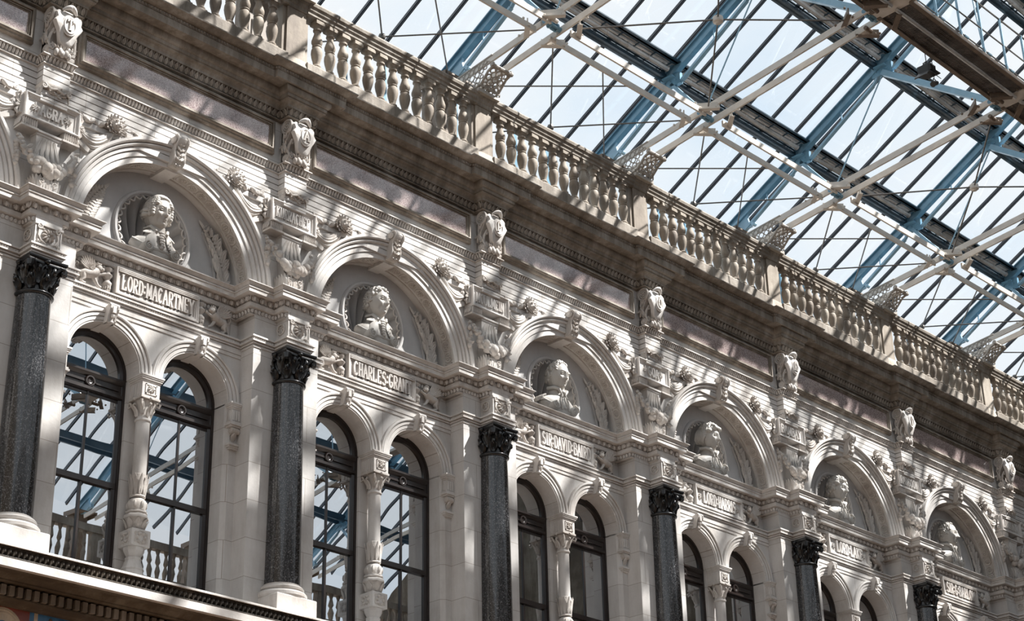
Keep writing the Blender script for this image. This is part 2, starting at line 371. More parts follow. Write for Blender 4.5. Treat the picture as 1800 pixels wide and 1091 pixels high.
def wall_module():
    m = MB()
    # window storey: pilaster, its return, wall face with the two openings and their reveals
    zb, zt = 1.6, 2.56
    for s in (0, 1):
        X = lambda x: x if s == 0 else 1 - x
        for (xa, ya, xb, yb) in ((0, .02, .142, .02), (.142, .02, .142, .09), (.142, .09, .172, .09), (.172, .09, .1878, .103), (.1878, .103, .1878, .17)):
            m.add([(X(xa), ya, zb), (X(xb), yb, zb), (X(xb), yb, zt if ya < .09 else WS), (X(xa), ya, zt if ya < .09 else WS)], [(0, 1, 2, 3)])
    arch_cut(m, .142, .858, WS, zt, .09, [(WX[0], WS, WR), (WX[1], WS, WR)])
    for cx in WX: m.arc(cx, WS, [(WR, .09), (WR, .17)], n=28, close=False)
    # the mullion behind the colonnette
    for (xa, ya, xb, yb) in ((.455, .17, .455, .148), (.455, .148, .545, .148), (.545, .148, .545, .17)):
        m.add([(xa, ya, zb), (xb, yb, zb), (xb, yb, WS - .01), (xa, ya, WS - .01)], [(0, 1, 2, 3)])
    # frieze behind the name plaque, with pilaster strips
    for s in (0, 1):
        X = lambda x: x if s == 0 else 1 - x
        for (xa, ya, xb, yb) in ((0, -.042, .047, -.042), (.047, -.042, .047, .02), (.047, .02, .142, .02), (.142, .02, .142, .112)):
            m.add([(X(xa), ya, 2.56), (X(xb), yb, 2.56), (X(xb), yb, 2.72), (X(xa), ya, 2.72)], [(0, 1, 2, 3)])
    m.add([(.142, .112, 2.56), (.858, .112, 2.56), (.858, .112, 2.72), (.142, .112, 2.72)], [(0, 1, 2, 3)])
    # spandrel wall round the big arch, then the fluted courses above it
    arch_cut(m, 0, 1, CZ - .005, 3.20, .045, [(CX, CZ, RI + .02)], 36)
    m.arc(CX, CZ, [(RI + .02, .045), (RI + .02, .142)], n=36, close=False)
    zs = [3.118, 3.142, 3.166, 3.190, 3.214, 3.238]
    for i, z in enumerate(zs):
        z1 = zs[i + 1] - .0036 if i < 5 else 3.252
        for path in (UPP,):
            m.sweep(path, [(-.012, z - .002), (-.012, z), (.0, z + .0006), (.0, z1), (-.012, z1)])
    m.sweep(UPP, [(-.0125, 3.11), (-.0125, 3.26)])
    # plain upper wall behind the granite panel
    m.sweep([(0, .008), (.048, .008), (.048, .036), (.952, .036), (.952, .008), (1, .008)], [(0, 3.255), (0, 3.50)])
    m.sweep([(0, .036), (1, .036)], [(0, 3.48), (0, 3.66)])
    return m
wm = wall_module(); wall0 = wm.build('wall_front', 'wall')

def lower_cornice():
    m = MB()
    m.sweep(LOW, [(-.06, 2.764), (.040, 2.7635), (.0455, 2.7625), (.0455, 2.7595), (.0415, 2.758), (.040, 2.7545), (.035, 2.7485), (.0300, 2.7480), (.0300, 2.7468), (.0365, 2.7465), (.0365, 2.741), (.0335, 2.7405), (.0335, 2.7260),
                  (.004, 2.7255), (.001, 2.722), (.000, 2.7075), (.0025, 2.7045), (.0075, 2.7035), (.0065, 2.6885), (.0045, 2.688), (.0045, 2.6865), (-.008, 2.6850), (-.010, 2.671), (-.006, 2.6685), (-.006, 2.6665), (-.02, 2.666)])
    def egg(q, t, n):
        m.blob((q.x, q.y, 2.7145), (.0066, .0066, .0092), nu=8, nv=6)
        b = q + t * .0158
        m.blob((b.x + n.x * .001, b.y + n.y * .001, 2.7135), (.0018, .0018, .0095), nu=4, nv=3)
        for sx in (-1, 1):
            m.tube([(q.x + t.x * sx * .0035 + n.x * .003, q.y + t.y * sx * .0035 + n.y * .003, 2.7235), (q.x + t.x * sx * .0098 + n.x * .0015, q.y + t.y * sx * .0098 + n.y * .0015, 2.717), (q.x + t.x * sx * .0075, q.y + t.y * sx * .0075, 2.7065)], .0013, 4)
    along(LOW, .012, .0315, egg)
    def lf(q, t, n):
        m.leaf((q.x, q.y, 2.6705), (n.x * .25, n.y * .25, 1), (n.x, n.y, 0), .0135, .0125, .0022, .001, 3)
    along(LOW, -.003, .0155, lf)
    return m
trim1 = lower_cornice().build('trim_1', 'stone')

def string_course():
    m = MB()
    m.sweep(STR, [(-.01, 2.589), (.012, 2.588), (.0145, 2.586), (.0145, 2.581), (.006, 2.5805), (.006, 2.579), (.0095, 2.578), (.0095, 2.572), (.0125, 2.571), (.0125, 2.566), (.002, 2.5655), (.002, 2.5635), (.0065, 2.563), (.0065, 2.558), (.0, 2.5575), (.0, 2.5555), (.003, 2.555), (.003, 2.5475), (-.004, 2.547), (-.01, 2.546)])
    # bead line
    def bd(q, t, n): m.blob((q.x, q.y, 2.5758), (.0022, .0022, .0022), nu=5, nv=3)
    along(STR, .0105, .009, bd)
    # flat fillets above the window arches
    m.box(.142, .858, .0845, .092, 2.5335, 2.5465); m.box(.142, .858, .087, .092, 2.520, 2.5325)
    return m
trim2 = string_course().build('trim_2', 'stone')

def fret_course():
    m = MB()
    m.sweep(UPP, [(-.01, 3.2905), (.013, 3.2905), (.0145, 3.289), (.0145, 3.286), (.0115, 3.285), (-.003, 3.2835), (-.004, 3.2635), (.003, 3.2605), (.0055, 3.260), (.0055, 3.257), (.001, 3.2565), (0, 3.252), (-.006, 3.252)])
    def lf(q, t, n):
        m.leaf((q.x, q.y, 3.2645), (n.x * .45, n.y * .45, 1), (n.x, n.y, 0), .022, .0088, .003, .002, 3)
        b = q + t * .0062 + n * .001
        m.blob((b.x, b.y, 3.2735), (.0017, .0017, .0085), d=(n.x * .4, n.y * .4, 1), nu=4, nv=3)
    along(UPP, .0035, .0125, lf)
    return m
trim3 = fret_course().build('trim_3', 'carved')

def bed_mould():
    m = MB()
    m.sweep(BED, [(-.02, 3.47), (.0, 3.4705), (.003, 3.472), (.003, 3.475), (-.003, 3.4765), (-.004, 3.5025), (.0125, 3.505), (.0125, 3.5095), (.0105, 3.51), (.0115, 3.516), (.018, 3.524), (.028, 3.529), (.0285, 3.531), (.026, 3.532), (.026, 3.5345), (.031, 3.536), (.031, 3.548), (.034, 3.549), (.040, 3.5545), (.043, 3.562), (.043, 3.5775)])
    def lf(q, t, n):
        m.leaf((q.x, q.y, 3.4775), (n.x * .35, n.y * .35, 1), (n.x, n.y, 0), .0255, .016, .0032, .002, 3)
        b = q + t * .0107
        m.tube([(b.x, b.y, 3.478), (b.x + n.x * .007, b.y + n.y * .007, 3.502)], .0014, 4)
    along(BED, .0045, .0215, lf)
    return m
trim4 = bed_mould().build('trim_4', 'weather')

def corona():
    m = MB()
    m.sweep(COR, [(-.08, 3.5775), (.026, 3.5765), (.0265, 3.5745), (.032, 3.5745), (.032, 3.6035), (.028, 3.6045), (.0325, 3.6055), (.0325, 3.6175), (.038, 3.6185), (.0445, 3.620), (.0505, 3.6235), (.0565, 3.6285), (.0615, 3.6305), (.0655, 3.631), (.0655, 3.6365), (.05, 3.6385), (-.02, 3.660), (-.04, 3.664)])
    def dn(q, t, n):
        m.blob((q.x, q.y, 3.6114), (.0040, .0040, .0050), nu=6, nv=4)
    along(COR, .0345, .0125, dn)
    return m
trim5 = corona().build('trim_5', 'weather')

def ledge():
    m = MB()
    m.sweep([(0, -.1), (1, -.1)], [(-.28, 1.6275), (-.02, 1.6195), (.006, 1.6185), (.0085, 1.617), (.0085, 1.6115), (.004, 1.611)])
    return m
trim6 = ledge().build('trim_6', 'stone')
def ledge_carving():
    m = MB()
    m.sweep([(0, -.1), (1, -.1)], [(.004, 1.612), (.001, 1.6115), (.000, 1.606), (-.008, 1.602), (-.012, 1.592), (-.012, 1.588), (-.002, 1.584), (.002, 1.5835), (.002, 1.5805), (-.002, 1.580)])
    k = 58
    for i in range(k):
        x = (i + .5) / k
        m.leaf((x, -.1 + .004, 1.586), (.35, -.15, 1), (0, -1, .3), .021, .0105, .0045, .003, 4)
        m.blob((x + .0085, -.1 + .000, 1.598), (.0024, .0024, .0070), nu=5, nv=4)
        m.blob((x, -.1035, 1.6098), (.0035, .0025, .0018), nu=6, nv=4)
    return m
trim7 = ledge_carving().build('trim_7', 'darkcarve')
def ledge_fascia():
    m = MB(); m.sweep([(0, -.1), (1, -.1)], [(-.002, 1.582), (.001, 1.581), (.001, 1.5550), (-.02, 1.5545)])
    return m
trim8 = ledge_fascia().build('trim_8', 'stone')
def dentil_course():
    m = MB()
    m.sweep([(0, .04), (1, .04)], [(.125, 1.5548), (.12, 1.552), (.098, 1.551), (.085, 1.543), (.075, 1.541), (.075, 1.537), (.035, 1.537), (.035, 1.503), (.048, 1.502), (.048, 1.4975), (.030, 1.496), (.014, 1.493), (.008, 1.489), (-.005, 1.488)])
    return m
trim9 = dentil_course().build('trim_9', 'darkstone')
def dentils():
    m = MB()
    for i in range(37):
        x = (i + .5) / 37; m.box(x - .0080, x + .0080, -.018, .01, 1.503, 1.531)
    return m
trim10 = dentils().build('trim_10', 'weather')  # dimmer stone: shade under the ledge put into the dentil colour
def lower_wall():
    m = MB(); m.box(0, 1, .05, .2, -.4, 1.30); m.box(0, 1, .03, .06, 1.28, 1.31); m.box(0, 1, .057, .2, 1.31, 1.50)
    return m
low0 = lower_wall().build('wall_lower', 'darkstone')
base_struct = [wall0, trim1, trim2, trim3, trim4, trim5, trim6, trim7, trim8, trim9, trim10, low0]
for o in base_struct: tag(o, kind='structure')
tn = 11
for n in range(-1, 7):
    for o in base_struct:
        c = o
        if n != -1:
            c = o.copy(); col.objects.link(c)
            if o.name.startswith('trim'): c.name = 'trim_%d' % tn; tn += 1
        c.location = (n * S, 0, 0)
XA, XB = -1, 7
# the other side of the court, seen only as reflections
YO = -5.3
for n in range(-4, 7):
    for o in (wall0, trim1, trim5, trim6, low0):
        c = o.copy(); col.objects.link(c); c.rotation_euler.z = PI; c.location = ((n + 1) * S, YO * S, 0)
        c.name = 'trim_%d' % tn if 'trim' in o.name else 'wall_opposite'; tn += 1
m = MB()
m.box(-4, 7, YO - .06, YO - .012, 3.66, 3.78); m.box(-4, 7, YO - .075, YO - .012, 3.985, 4.04)
for n in range(-4, 8): m.box(n - .045, n + .045, YO - .07, YO - .02, 3.66, 4.04)
for i in range(-4 * 15, 7 * 15):
    m.lathe(((i + .5) / 15, YO - .04, 0), [(.012, 3.78), (.022, 3.84), (.010, 3.88), (.02, 3.9), (.01, 3.95), (.02, 3.985)], 6)
tag(m.build('trim_%d' % tn, 'balustone'), kind='structure'); tn += 1
# dark rooms behind the windows, floor and end walls
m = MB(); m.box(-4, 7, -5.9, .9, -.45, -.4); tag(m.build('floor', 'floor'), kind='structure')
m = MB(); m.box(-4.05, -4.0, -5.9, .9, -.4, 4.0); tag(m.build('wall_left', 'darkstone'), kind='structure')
m = MB(); m.prismx([(.9, -.4), (.9, 4.0), (.32, 4.25), (-2.66, 5.90), (-5.64, 4.25), (-5.9, 4.0), (-5.9, -.4)], 7.0, 7.06); tag(m.build('wall_right', 'darkstone'), kind='structure')  # unseen gable end, set close, tall and dark to dim the right bays
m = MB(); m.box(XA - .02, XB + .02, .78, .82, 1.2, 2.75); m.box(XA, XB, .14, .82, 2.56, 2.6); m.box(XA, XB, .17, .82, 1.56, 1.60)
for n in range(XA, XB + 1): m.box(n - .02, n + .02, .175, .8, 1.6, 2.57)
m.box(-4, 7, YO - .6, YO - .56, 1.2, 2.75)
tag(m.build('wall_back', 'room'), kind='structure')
# roof terrace behind the balustrades
m = MB(); m.box(XA, XB, -.02, .36, 3.60, 3.655); m.box(-4, 7, YO - .5, YO + .02, 3.60, 3.655)
tag(m.build('ceiling', 'weather'), kind='structure')

# tympanum of each big arch, with the round hole for the shell
def tympanum():
    m = MB(); c = (.5, 2.888); r0 = .150; yb = .14; ring0 = []; ring1 = []; n = 72
    for i in range(n + 1):
        a = 2 * PI * i / n; dx, dz = math.cos(a), math.sin(a)
        b = dx * (c[0] - CX) + dz * (c[1] - CZ); q = (c[0] - CX) ** 2 + (c[1] - CZ) ** 2 - (RI + .006) ** 2
        t = -b + math.sqrt(b * b - q)
        if dz < 0: t = min(t, (c[1] - 2.715) / -dz)
        ring0.append((c[0] + dx * r0, yb, c[1] + dz * r0)); ring1.append((c[0] + dx * t, yb, c[1] + dz * t))
    m.loft([ring0, ring1], caps=False, closed=False)
    # raised crescent band round the roundel
    m.arc(CX, 2.80, [(.262, .141), (.262, .134), (.268, .132), (.274, .134), (.274, .141)], a0=math.radians(-8), a1=math.radians(40), n=14)
    m.arc(CX, 2.80, [(.262, .141), (.262, .134), (.268, .132), (.274, .134), (.274, .141)], a0=math.radians(140), a1=math.radians(188), n=14)
    return m
tp = tympanum().build('wall_tympanum', 'tymp'); tag(tp, kind='structure'); tp.location.x = -S
for n in range(0, 7):
    c = tp.copy(); col.objects.link(c); c.location.x = n * S

# ================================================================== NAMES
CITY = ['AGRA', 'KURRACHEE', 'MOULMEIN', 'GOA', 'BAMBAY', 'RANGOON', 'LUCKNOW']
PN = lambda n: 'the %s plaque' % CITY[n] if 0 <= n < 7 else 'no plaque'
BAYS = ['in the bay right of %s' % PN(n) for n in range(6)]
def bay_words(n): return 'left of the AGRA plaque' if n < 0 else ('right of %s' % PN(n))

# ------------------------------------------------------------------ columns
def column():
    root = E('granite_column', (0, 0, 0))
    m = MB(); a = .082
    m.box(-a, a, -a, a, 1.620, 1.684, .003)
    m.lathe((0, 0, 0), [(.082, 1.684), (.085, 1.690), (.085, 1.699), (.080, 1.705), (.0715, 1.7065), (.070, 1.711), (.0735, 1.713), (.0745, 1.719), (.071, 1.724), (.0625, 1.7255), (.062, 1.732)], 32)
    m.build('base', 'stone', root)
    m = MB(); pr = []
    for i in range(13):
        t = i / 12; pr.append((.0605 - .0075 * t ** 1.6, 1.730 + .702 * t))
    m.lathe((0, 0, 0), pr, 36); m.build('shaft', 'bgran', root)
    m = MB()
    m.lathe((0, 0, 0), [(.053, 2.430), (.058, 2.431), (.0605, 2.435), (.060, 2.4395), (.056, 2.4425), (.0535, 2.443), (.0525, 2.446)], 32); m.build('neck_ring', 'bcap', root)
    m = MB()
    m.lathe((0, 0, 0), [(.050, 2.442), (.050, 2.47), (.052, 2.50), (.058, 2.522), (.060, 2.528)], 20)
    for tier, (z, L, n, off, rr, w) in enumerate(((2.444, .042, 8, 0, .052, .034), (2.462, .052, 8, .5, .0525, .034))):
        for i in range(n):
            b = 2 * PI * (i + off) / n; d = V3(math.cos(b), math.sin(b), 0)
            m.leaf(d * rr + V3(0, 0, z), d * .10 + V3(0, 0, 1), d, L, w, .007, .013, 6)
            m.blob(d * (rr + .014) + V3(0, 0, z + L * .93), (.013, .009, .008), d=(d.y, -d.x, 0), nu=6, nv=4)
            for sg in (-1, 1):
                e = V3(-d.y, d.x, 0) * sg
                m.leaf(d * (rr + .002) + e * .006 + V3(0, 0, z + .008), d * .15 + e * .35 + V3(0, 0, 1), d, L * .62, .016, .006, .008, 4)
    for i in range(4):                      # corner volutes on curling stalks
        b = PI / 4 + PI / 2 * i; d = V3(math.cos(b), math.sin(b), 0); e = V3(-d.y, d.x, 0)
        for sg in (-1, 1):
            m.tube([d * .053 + e * .018 * sg + V3(0, 0, 2.485), d * .062 + e * .014 * sg + V3(0, 0, 2.510), d * .078 + e * .008 * sg + V3(0, 0, 2.527), d * .088 + e * .004 * sg + V3(0, 0, 2.522), d * .088 + e * .004 * sg + V3(0, 0, 2.510), d * .080 + e * .004 * sg + V3(0, 0, 2.508)], [.006, .0075, .008, .0075, .006, .005], 6)
        m.blob(d * .082 + V3(0, 0, 2.515), (.011, .011, .011), nu=8, nv=6)
        b = PI / 2 * i; d = V3(math.cos(b), math.sin(b), 0); rose = d * .060 + V3(0, 0, 2.536)
        m.blob(rose, (.010, .010, .010), nu=6, nv=4)
        for sg in (-1, 1):
            e = V3(-d.y, d.x, 0) * sg
            m.tube([d * .054 + e * .010 + V3(0, 0, 2.490), d * .060 + e * .014 + V3(0, 0, 2.512), d * .062 + e * .006 + V3(0, 0, 2.522), d * .060 + e * .002 + V3(0, 0, 2.514)], .004, 5)
    ab = []                                 # concave-sided abacus
    for k in range(4):
        c0 = PI / 4 + PI / 2 * k
        for j in range(7):
            t = j / 7; a0 = c0 + PI / 2 * t; rr = .096 - .034 * math.sin(PI * t) ** .7
            ab.append((rr * math.cos(a0), rr * math.sin(a0)))
    m.loft([[(x * k, y * k, z) for x, y in ab] for k, z in ((.93, 2.527), (.95, 2.533), (.93, 2.535), (1, 2.540), (1, 2.547))])
    m.build('capital', 'bcap', root)
    return root
cols = column()
repeat(cols, [(n, .0045, 0, 'polished black granite column on a stone base, standing below %s' % PN(n)) for n in range(7)], 'column', 'black granite columns between the windows')

# block above each capital: sunflower panel
def flower_block():
    root = E('sunflower_panel', (0, 0, 0))
    m = MB(); y = -.042
    for s in (-1, 1): m.box(s * .0475, s * .0435, y - .003, y, 2.592, 2.664)
    m.box(-.0475, .0475, y - .003, y, 2.592, 2.596); m.box(-.05, .05, y - .006, y, 2.658, 2.665); m.build('border', 'stone', root)
    m = MB()
    rosette(m, 0, y - .003, 2.628, .023, 10); m.torus((0, y - .002, 2.628), .013, .0028, 14, 5)
    for s in (-1, 1):
        m.spiral((s * .033, y - .004, 2.652), .010, .0035, 1.5, s, PI / 2, n=14)
        m.tube([(s * .032, y - .002, 2.642), (s * .035, y - .004, 2.622), (s * .026, y - .005, 2.606), (s * .008, y - .004, 2.600)], [.0035, .003, .003, .002], 5)
        m.leaf((s * .03, y, 2.604), (s * .2, 0, 1), (0, -1, 0), .02, .014, .004)
        m.leaf((s * .012, y, 2.650), (s * 1, 0, .3), (0, -1, 0), .02, .012, .004)
        m.blob((s * .036, y - .004, 2.602), .005, nu=6, nv=4)
    m.build('carving', 'carved', root)
    m = MB(); m.torus((-.05, -.008, 2.630), .018, .003, 14, 5, ax='x')
    for i in range(6):
        a = PI * i / 3; m.blob((-.049, -.008 + .010 * math.cos(a), 2.630 + .010 * math.sin(a)), (.003, .003, .006), d=(0, math.cos(a), math.sin(a)), nu=5, nv=4)
    m.build('side_rosette', 'carved', root)
    return root
repeat(flower_block(), [(n, 0, 0, 'square block carved with a sunflower, above the black capital under %s' % PN(n)) for n in range(7)], 'carved panel', 'sunflower blocks over the capitals')

# ------------------------------------------------------------------ window surrounds
def small_arch():
    root = E('window_arch', (0, 0, 0))
    m = MB()
    m.arc(0, 0, [(WR, .12), (WR, .0865), (WR + .004, .0865), (WR + .0043, .0895), (WR + .0058, .0895), (WR + .006, .084), (WR + .017, .084), (WR + .0175, .088), (WR + .0192, .088), (WR + .0195, .081), (WR + .030, .081), (WR + .0305, .085), (WR + .0322, .085), (WR + .0325, .0775), (WR + .0365, .076), (WR + .0405, .0785), (WR + .0435, .0785), (WR + .0443, .092), (WR + .0443, .12)], n=36)
    m.build('archivolt', 'stone', root)
    m = MB()
    side = [(.094, .128), (.074, .128), (.068, .136), (.066, .150), (.060, .162), (.053, .172), (.051, .183), (.056, .190), (.066, .190), (.078, .186), (.094, .186)]
    m.prismx([(y, z) for y, z in side], -.0145, .0145)
    for x in (-.0135, .0135): m.prismx([(y - .003, z) for y, z in side if y < .09] + [(.08, .186), (.09, .128)], x - .003, x + .003)
    m.tube([(-.018, .057, .186), (.018, .057, .186)], .0065, 8); m.blob((0, .060, .150), (.008, .008, .008), nu=6, nv=4)
    m.blob((0, .067, .130), (.012, .006, .005), nu=7, nv=4); m.box(-.006, .006, .050, .06, .158, .180)
    m.build('keystone', 'stone', root)
    m = MB(); m.box(-.016, .016, .085, .168, WR - .005, WR + .002); m.build('soffit_block', 'stone', root)
    return root
spots = []
for n in range(-1, 6):
    for k in (0, 1):
        if n == -1 and k == 0: continue
        spots.append((n + WX[k], 0, WS, 'small round arch over the %s window of the pair, %s' % (('left', 'right')[k], bay_words(n))))
repeat(small_arch(), spots, 'arch', 'small arches over the windows')

def colonnette():
    root = E('window_colonnette', (0, 0, 0)); c = (0, 0, 0)
    m = MB()
    for z0, z1, a in ((2.327, 2.333, .036), (2.333, 2.339, .0395), (2.339, 2.344, .042), (2.344, 2.3496, .0442)): m.box(-a, a, -a, .06, z0, z1)
    m.box(-.034, .034, -.034, .06, 2.276, 2.327)
    for s in (-1, 1):
        for i in range(5): m.box(s * .034, s * .036, -.02 + i * .014, -.014 + i * .014, 2.282, 2.322)
    m.build('impost_block', 'stone', root)
    m = MB(); m.box(-.022, .022, -.0365, -.034, 2.284, 2.288); m.box(-.022, .022, -.0365, -.034, 2.316, 2.320); m.box(-.022, -.018, -.0365, -.034, 2.284, 2.320); m.box(.018, .022, -.0365, -.034, 2.284, 2.320)
    rosette(m, 0, -.036, 2.302, .014, 8); m.build('carved_panel', 'carved', root)
    m = MB()
    m.lathe(c, [(.0225, 2.210), (.0225, 2.23), (.026, 2.255), (.031, 2.268)], 14)
    for i in range(8):
        b = PI / 4 * i; d = V3(math.cos(b), math.sin(b), 0); big = i % 2
        m.leaf(d * .023 + V3(0, 0, 2.212 + .01 * big), d * .15 + V3(0, 0, 1), d, .04 if not big else .048, .019, .005, .014, 5)
        m.blob(d * (.037 + .004 * big) + V3(0, 0, 2.252 + .010 * big), (.006, .005, .005), d=(d.y, -d.x, 0), nu=6, nv=4)
        if big:
            m.tube([d * .03 + V3(0, 0, 2.24), d * .045 + V3(0, 0, 2.266), d * .052 + V3(0, 0, 2.258), d * .048 + V3(0, 0, 2.248), d * .042 + V3(0, 0, 2.254)], [.003, .004, .0045, .004, .003], 5)
        else: m.blob(d * .037 + V3(0, 0, 2.271), .006, nu=6, nv=4)
    m.box(-.037, .037, -.037, .037, 2.2695, 2.2765); m.build('capital', 'carved', root)
    m = MB(); m.lathe(c, [(.0225, 2.010), (.0225, 2.198), (.0262, 2.200), (.0262, 2.206), (.0235, 2.208), (.0235, 2.212)], 20); m.build('shaft', 'stone', root)
    m = MB()
    m.lathe(c, [(.019, 1.947), (.021, 1.960), (.0265, 1.98), (.0265, 2.000), (.0255, 2.018), (.0215, 2.020)], 14)
    for i in range(10):
        b = 2 * PI * i / 10; d = V3(math.cos(b), math.sin(b), 0)
        m.leaf(d * .0215 + V3(0, 0, 1.95), d * .12 + V3(0, 0, 1), d, .068, .0155, .0035, .004, 5)
    m.torus((0, 0, 1.946), .0215, .0045, 18, 6, ax='z'); m.build('tulip_cup', 'carved', root)
    m = MB()
    m.lathe(c, [(.020, 1.94), (.0275, 1.932), (.0305, 1.915), (.028, 1.9), (.033, 1.898)], 16)
    for i in range(8):
        b = PI / 4 * i; m.blob((.0285 * math.cos(b), .0285 * math.sin(b), 1.917), (.006, .006, .013), nu=5, nv=4)
    m.build('carved_knop', 'carved', root)
    m = MB()
    m.lathe(c, [(.034, 1.8975), (.036, 1.892), (.032, 1.888), (.037, 1.884), (.0405, 1.878), (.0405, 1.873), (.036, 1.870), (.033, 1.855), (.026, 1.840), (.026, 1.833)], 8, rot=.5)
    for i in range(8):
        b = PI / 4 * (i + .5); d = V3(math.cos(b), math.sin(b), 0)
        m.leaf(d * .026 + V3(0, 0, 1.841), d * .35 + V3(0, 0, 1), d, .032, .018, .004, .004, 4)
    m.build('octagonal_collar', 'carved', root)
    m = MB(); m.box(-.0345, .0345, -.0345, .0345, 1.7785, 1.8332, .0015)
    m.build('pedestal_block', 'stone', root)
    m = MB()
    for (dx, dy) in ((0, -1), (-1, 0)):
        for i in range(6):
            a = PI / 3 * i; u, w = .014 * math.cos(a), .014 * math.sin(a)
            q = (u, -.0352, 1.806 + w) if dy else (-.0352, u, 1.806 + w)
            m.blob(q, .0065, nu=6, nv=4)
        for s in (-1, 1):
            for q in (-1, 1):
                m.leaf((s * .021, -.0345, 1.806 + q * .017) if dy else (-.0345, s * .021, 1.806 + q * .017), (0, 0, q) if dy else (0, .3 * s, q), (dx, dy, 0), -.014 * 1, .01, .003, 0, 3)
    m.torus((0, -.035, 1.806), .021, .0016, 14, 4, sx=1.15, sz=1.0); m.build('block_carving', 'carved', root)
    m = MB(); m.lathe(c, [(.034, 1.778), (.033, 1.768), (.024, 1.752), (.022, 1.748)], 8, rot=.5)
    m.lathe(c, [(.024, 1.748), (.027, 1.744), (.025, 1.738), (.033, 1.715), (.036, 1.712), (.036, 1.708), (.034, 1.705), (.041, 1.676), (.044, 1.674), (.044, 1.668), (.042, 1.665), (.047, 1.63), (.047, 1.615)], 8, rot=.5)
    m.build('octagonal_base', 'stone', root)
    return root
repeat(colonnette(), [(n + .4995, .114, 0, 'slender carved stone colonnette between the paired windows %s' % bay_words(n)) for n in range(0, 6)], 'colonnette', 'colonnettes between paired windows')

def corbel():
    root = E('window_corbel', (0, 0, 0)); m = MB()
    x1 = .0455
    def st(z0, z1, o): m.box(-o, x1, .0 - o + .0, .105, z0, z1)
    st(2.344, 2.3496, 0.0); m.box(.0015, x1, .0025, .105, 2.339, 2.344); m.box(.004, x1, .005, .105, 2.333, 2.339); m.box(.007, x1, .008, .105, 2.327, 2.333)
    m.box(.009, x1, .010, .105, 2.283, 2.327)
    m.box(.004, x1, .005, .105, 2.276, 2.283); m.box(.001, x1, .002, .105, 2.270, 2.276); m.box(.006, x1, .007, .105, 2.264, 2.270)
    m.build('impost', 'stone', root)
    m = MB()
    for i in range(3): m.box(.013 + i * .011, .019 + i * .011, .0065, .0105, 2.287, 2.323)
    for i in range(6): m.box(.0055, .0095, .016 + i * .013, .023 + i * .013, 2.287, 2.323)
    m.build('fluting', 'stone', root)
    m = MB()
    m.prismx([(.095, 2.266), (.012, 2.266), (.008, 2.256), (.012, 2.244), (.026, 2.236), (.030, 2.224), (.034, 2.214), (.044, 2.208), (.095, 2.208)], .016, .040)
    m.tube([(.012, .016, 2.253), (.044, .016, 2.253)], .0105, 10); m.tube([(.014, .034, 2.218), (.042, .034, 2.218)], .008, 8)
    m.spiral((.0125, .017, 2.253), .009, .0022, 1.6, -1, 0, ax='x', n=14)
    m.leaf((.028, .012, 2.246), (0, .5, -1), (0, -1, -.3), .036, .022, .005, .0)
    m.build('scroll', 'carved', root)
    m = MB(); m.box(.004, x1, .010, .105, 2.200, 2.207); m.box(.007, x1, .014, .105, 2.194, 2.200); m.box(.011, x1, .018, .105, 2.188, 2.194); m.build('lower_ledge', 'stone', root)
    return root
cb = corbel()
CH[cb] = [k for k in cb.children]
first = True; cbs = []
for n in range(-1, 6):
    o = cb if first else copy_tree(cb); first = False; cbs.append((o, n + .8122, 1, 'scroll corbel under the right window arch, %s' % bay_words(n)))
for n in range(0, 6):
    o = copy_tree(cb); cbs.append((o, n + .1878, -1, 'scroll corbel under the left window arch, %s' % bay_words(n)))
for o, x, sx, lab in cbs:
    o.location = (x * S, .065 * S, 0); o.scale.x = sx; tag(o, lab, 'corbel', 'scroll corbels beside the windows')

# windows --------------------------------------------------------------
def window():
    root = E('window_1', (0, 0, 0)); yf, yb = .158, .176
    m = MB(); w = .022; r = WR
    m.arc(0, WS, [(r + .002, yf), (r - .010, yf), (r - .010, yf + .003), (r - w, yf + .006), (r - w, yb), (r + .002, yb)], n=32, foot=WS - 1.60)
    m.build('window_frame', 'timber', root)
    m = MB(); zt, zb = 2.342, 2.272; x = r - .012
    m.prismx([(yf + .004, zb), (yf - .004, zb + .004), (yf - .004, zb + .014), (yf + .004, zb + .018), (yf + .004, zt - .022), (yf - .002, zt - .018), (yf - .008, zt - .010), (yf - .008, zt - .003), (yf + .002, zt), (yb, zt), (yb, zb)], -x, x)
    m.torus((0, yf + .000, 2.3062), .0150, .0042, 24, 6); m.torus((0, yf + .001, 2.3062), .0085, .0022, 18, 5)
    m.prism([(.018 * math.cos(PI * i / 12), 2.3062 + .018 * math.sin(PI * i / 12)) for i in range(24)], yf + .006, yf + .001)
    for s in (-1, 1): m.box(s * .022, s * (x - .012), yf - .001, yf + .006, 2.300, 2.3045)
    m.build('transom', 'timber', root)
    m = MB(); m.box(-.0035, .0035, yf + .006, yb, 1.60, 2.275); m.box(-x, x, yf + .002, yb, 1.972, 1.990); m.box(-x, x, yf + .008, yb, 2.262, 2.274)
    m.build('glazing_bar', 'timber', root)
    m = MB(); m.add([(-x, yf + .0125, 1.6), (x, yf + .0125, 1.6), (x, yf + .0125, 1.975), (-x, yf + .0125, 1.975)], [(0, 1, 2, 3)])
    m.build('lower_pane', 'wglass', root)
    m = MB(); m.add([(-x, yf + .010, 1.985), (x, yf + .010, 1.985), (x, yf + .010, 2.27), (-x, yf + .010, 2.27)], [(0, 1, 2, 3)])
    m.build('upper_pane', 'wglass', root)
    m = MB(); rr = r - .014; m.add([(rr * math.cos(PI * i / 24), yf + .0115, WS + rr * math.sin(PI * i / 24)) for i in range(25)] + [(-rr, yf + .0115, 2.335), (rr, yf + .0115, 2.335)], [tuple(range(27))])
    m.build('arched_pane', 'wglass', root)
    return root
w0 = window(); CH[w0] = [k for k in w0.children]; k = 0
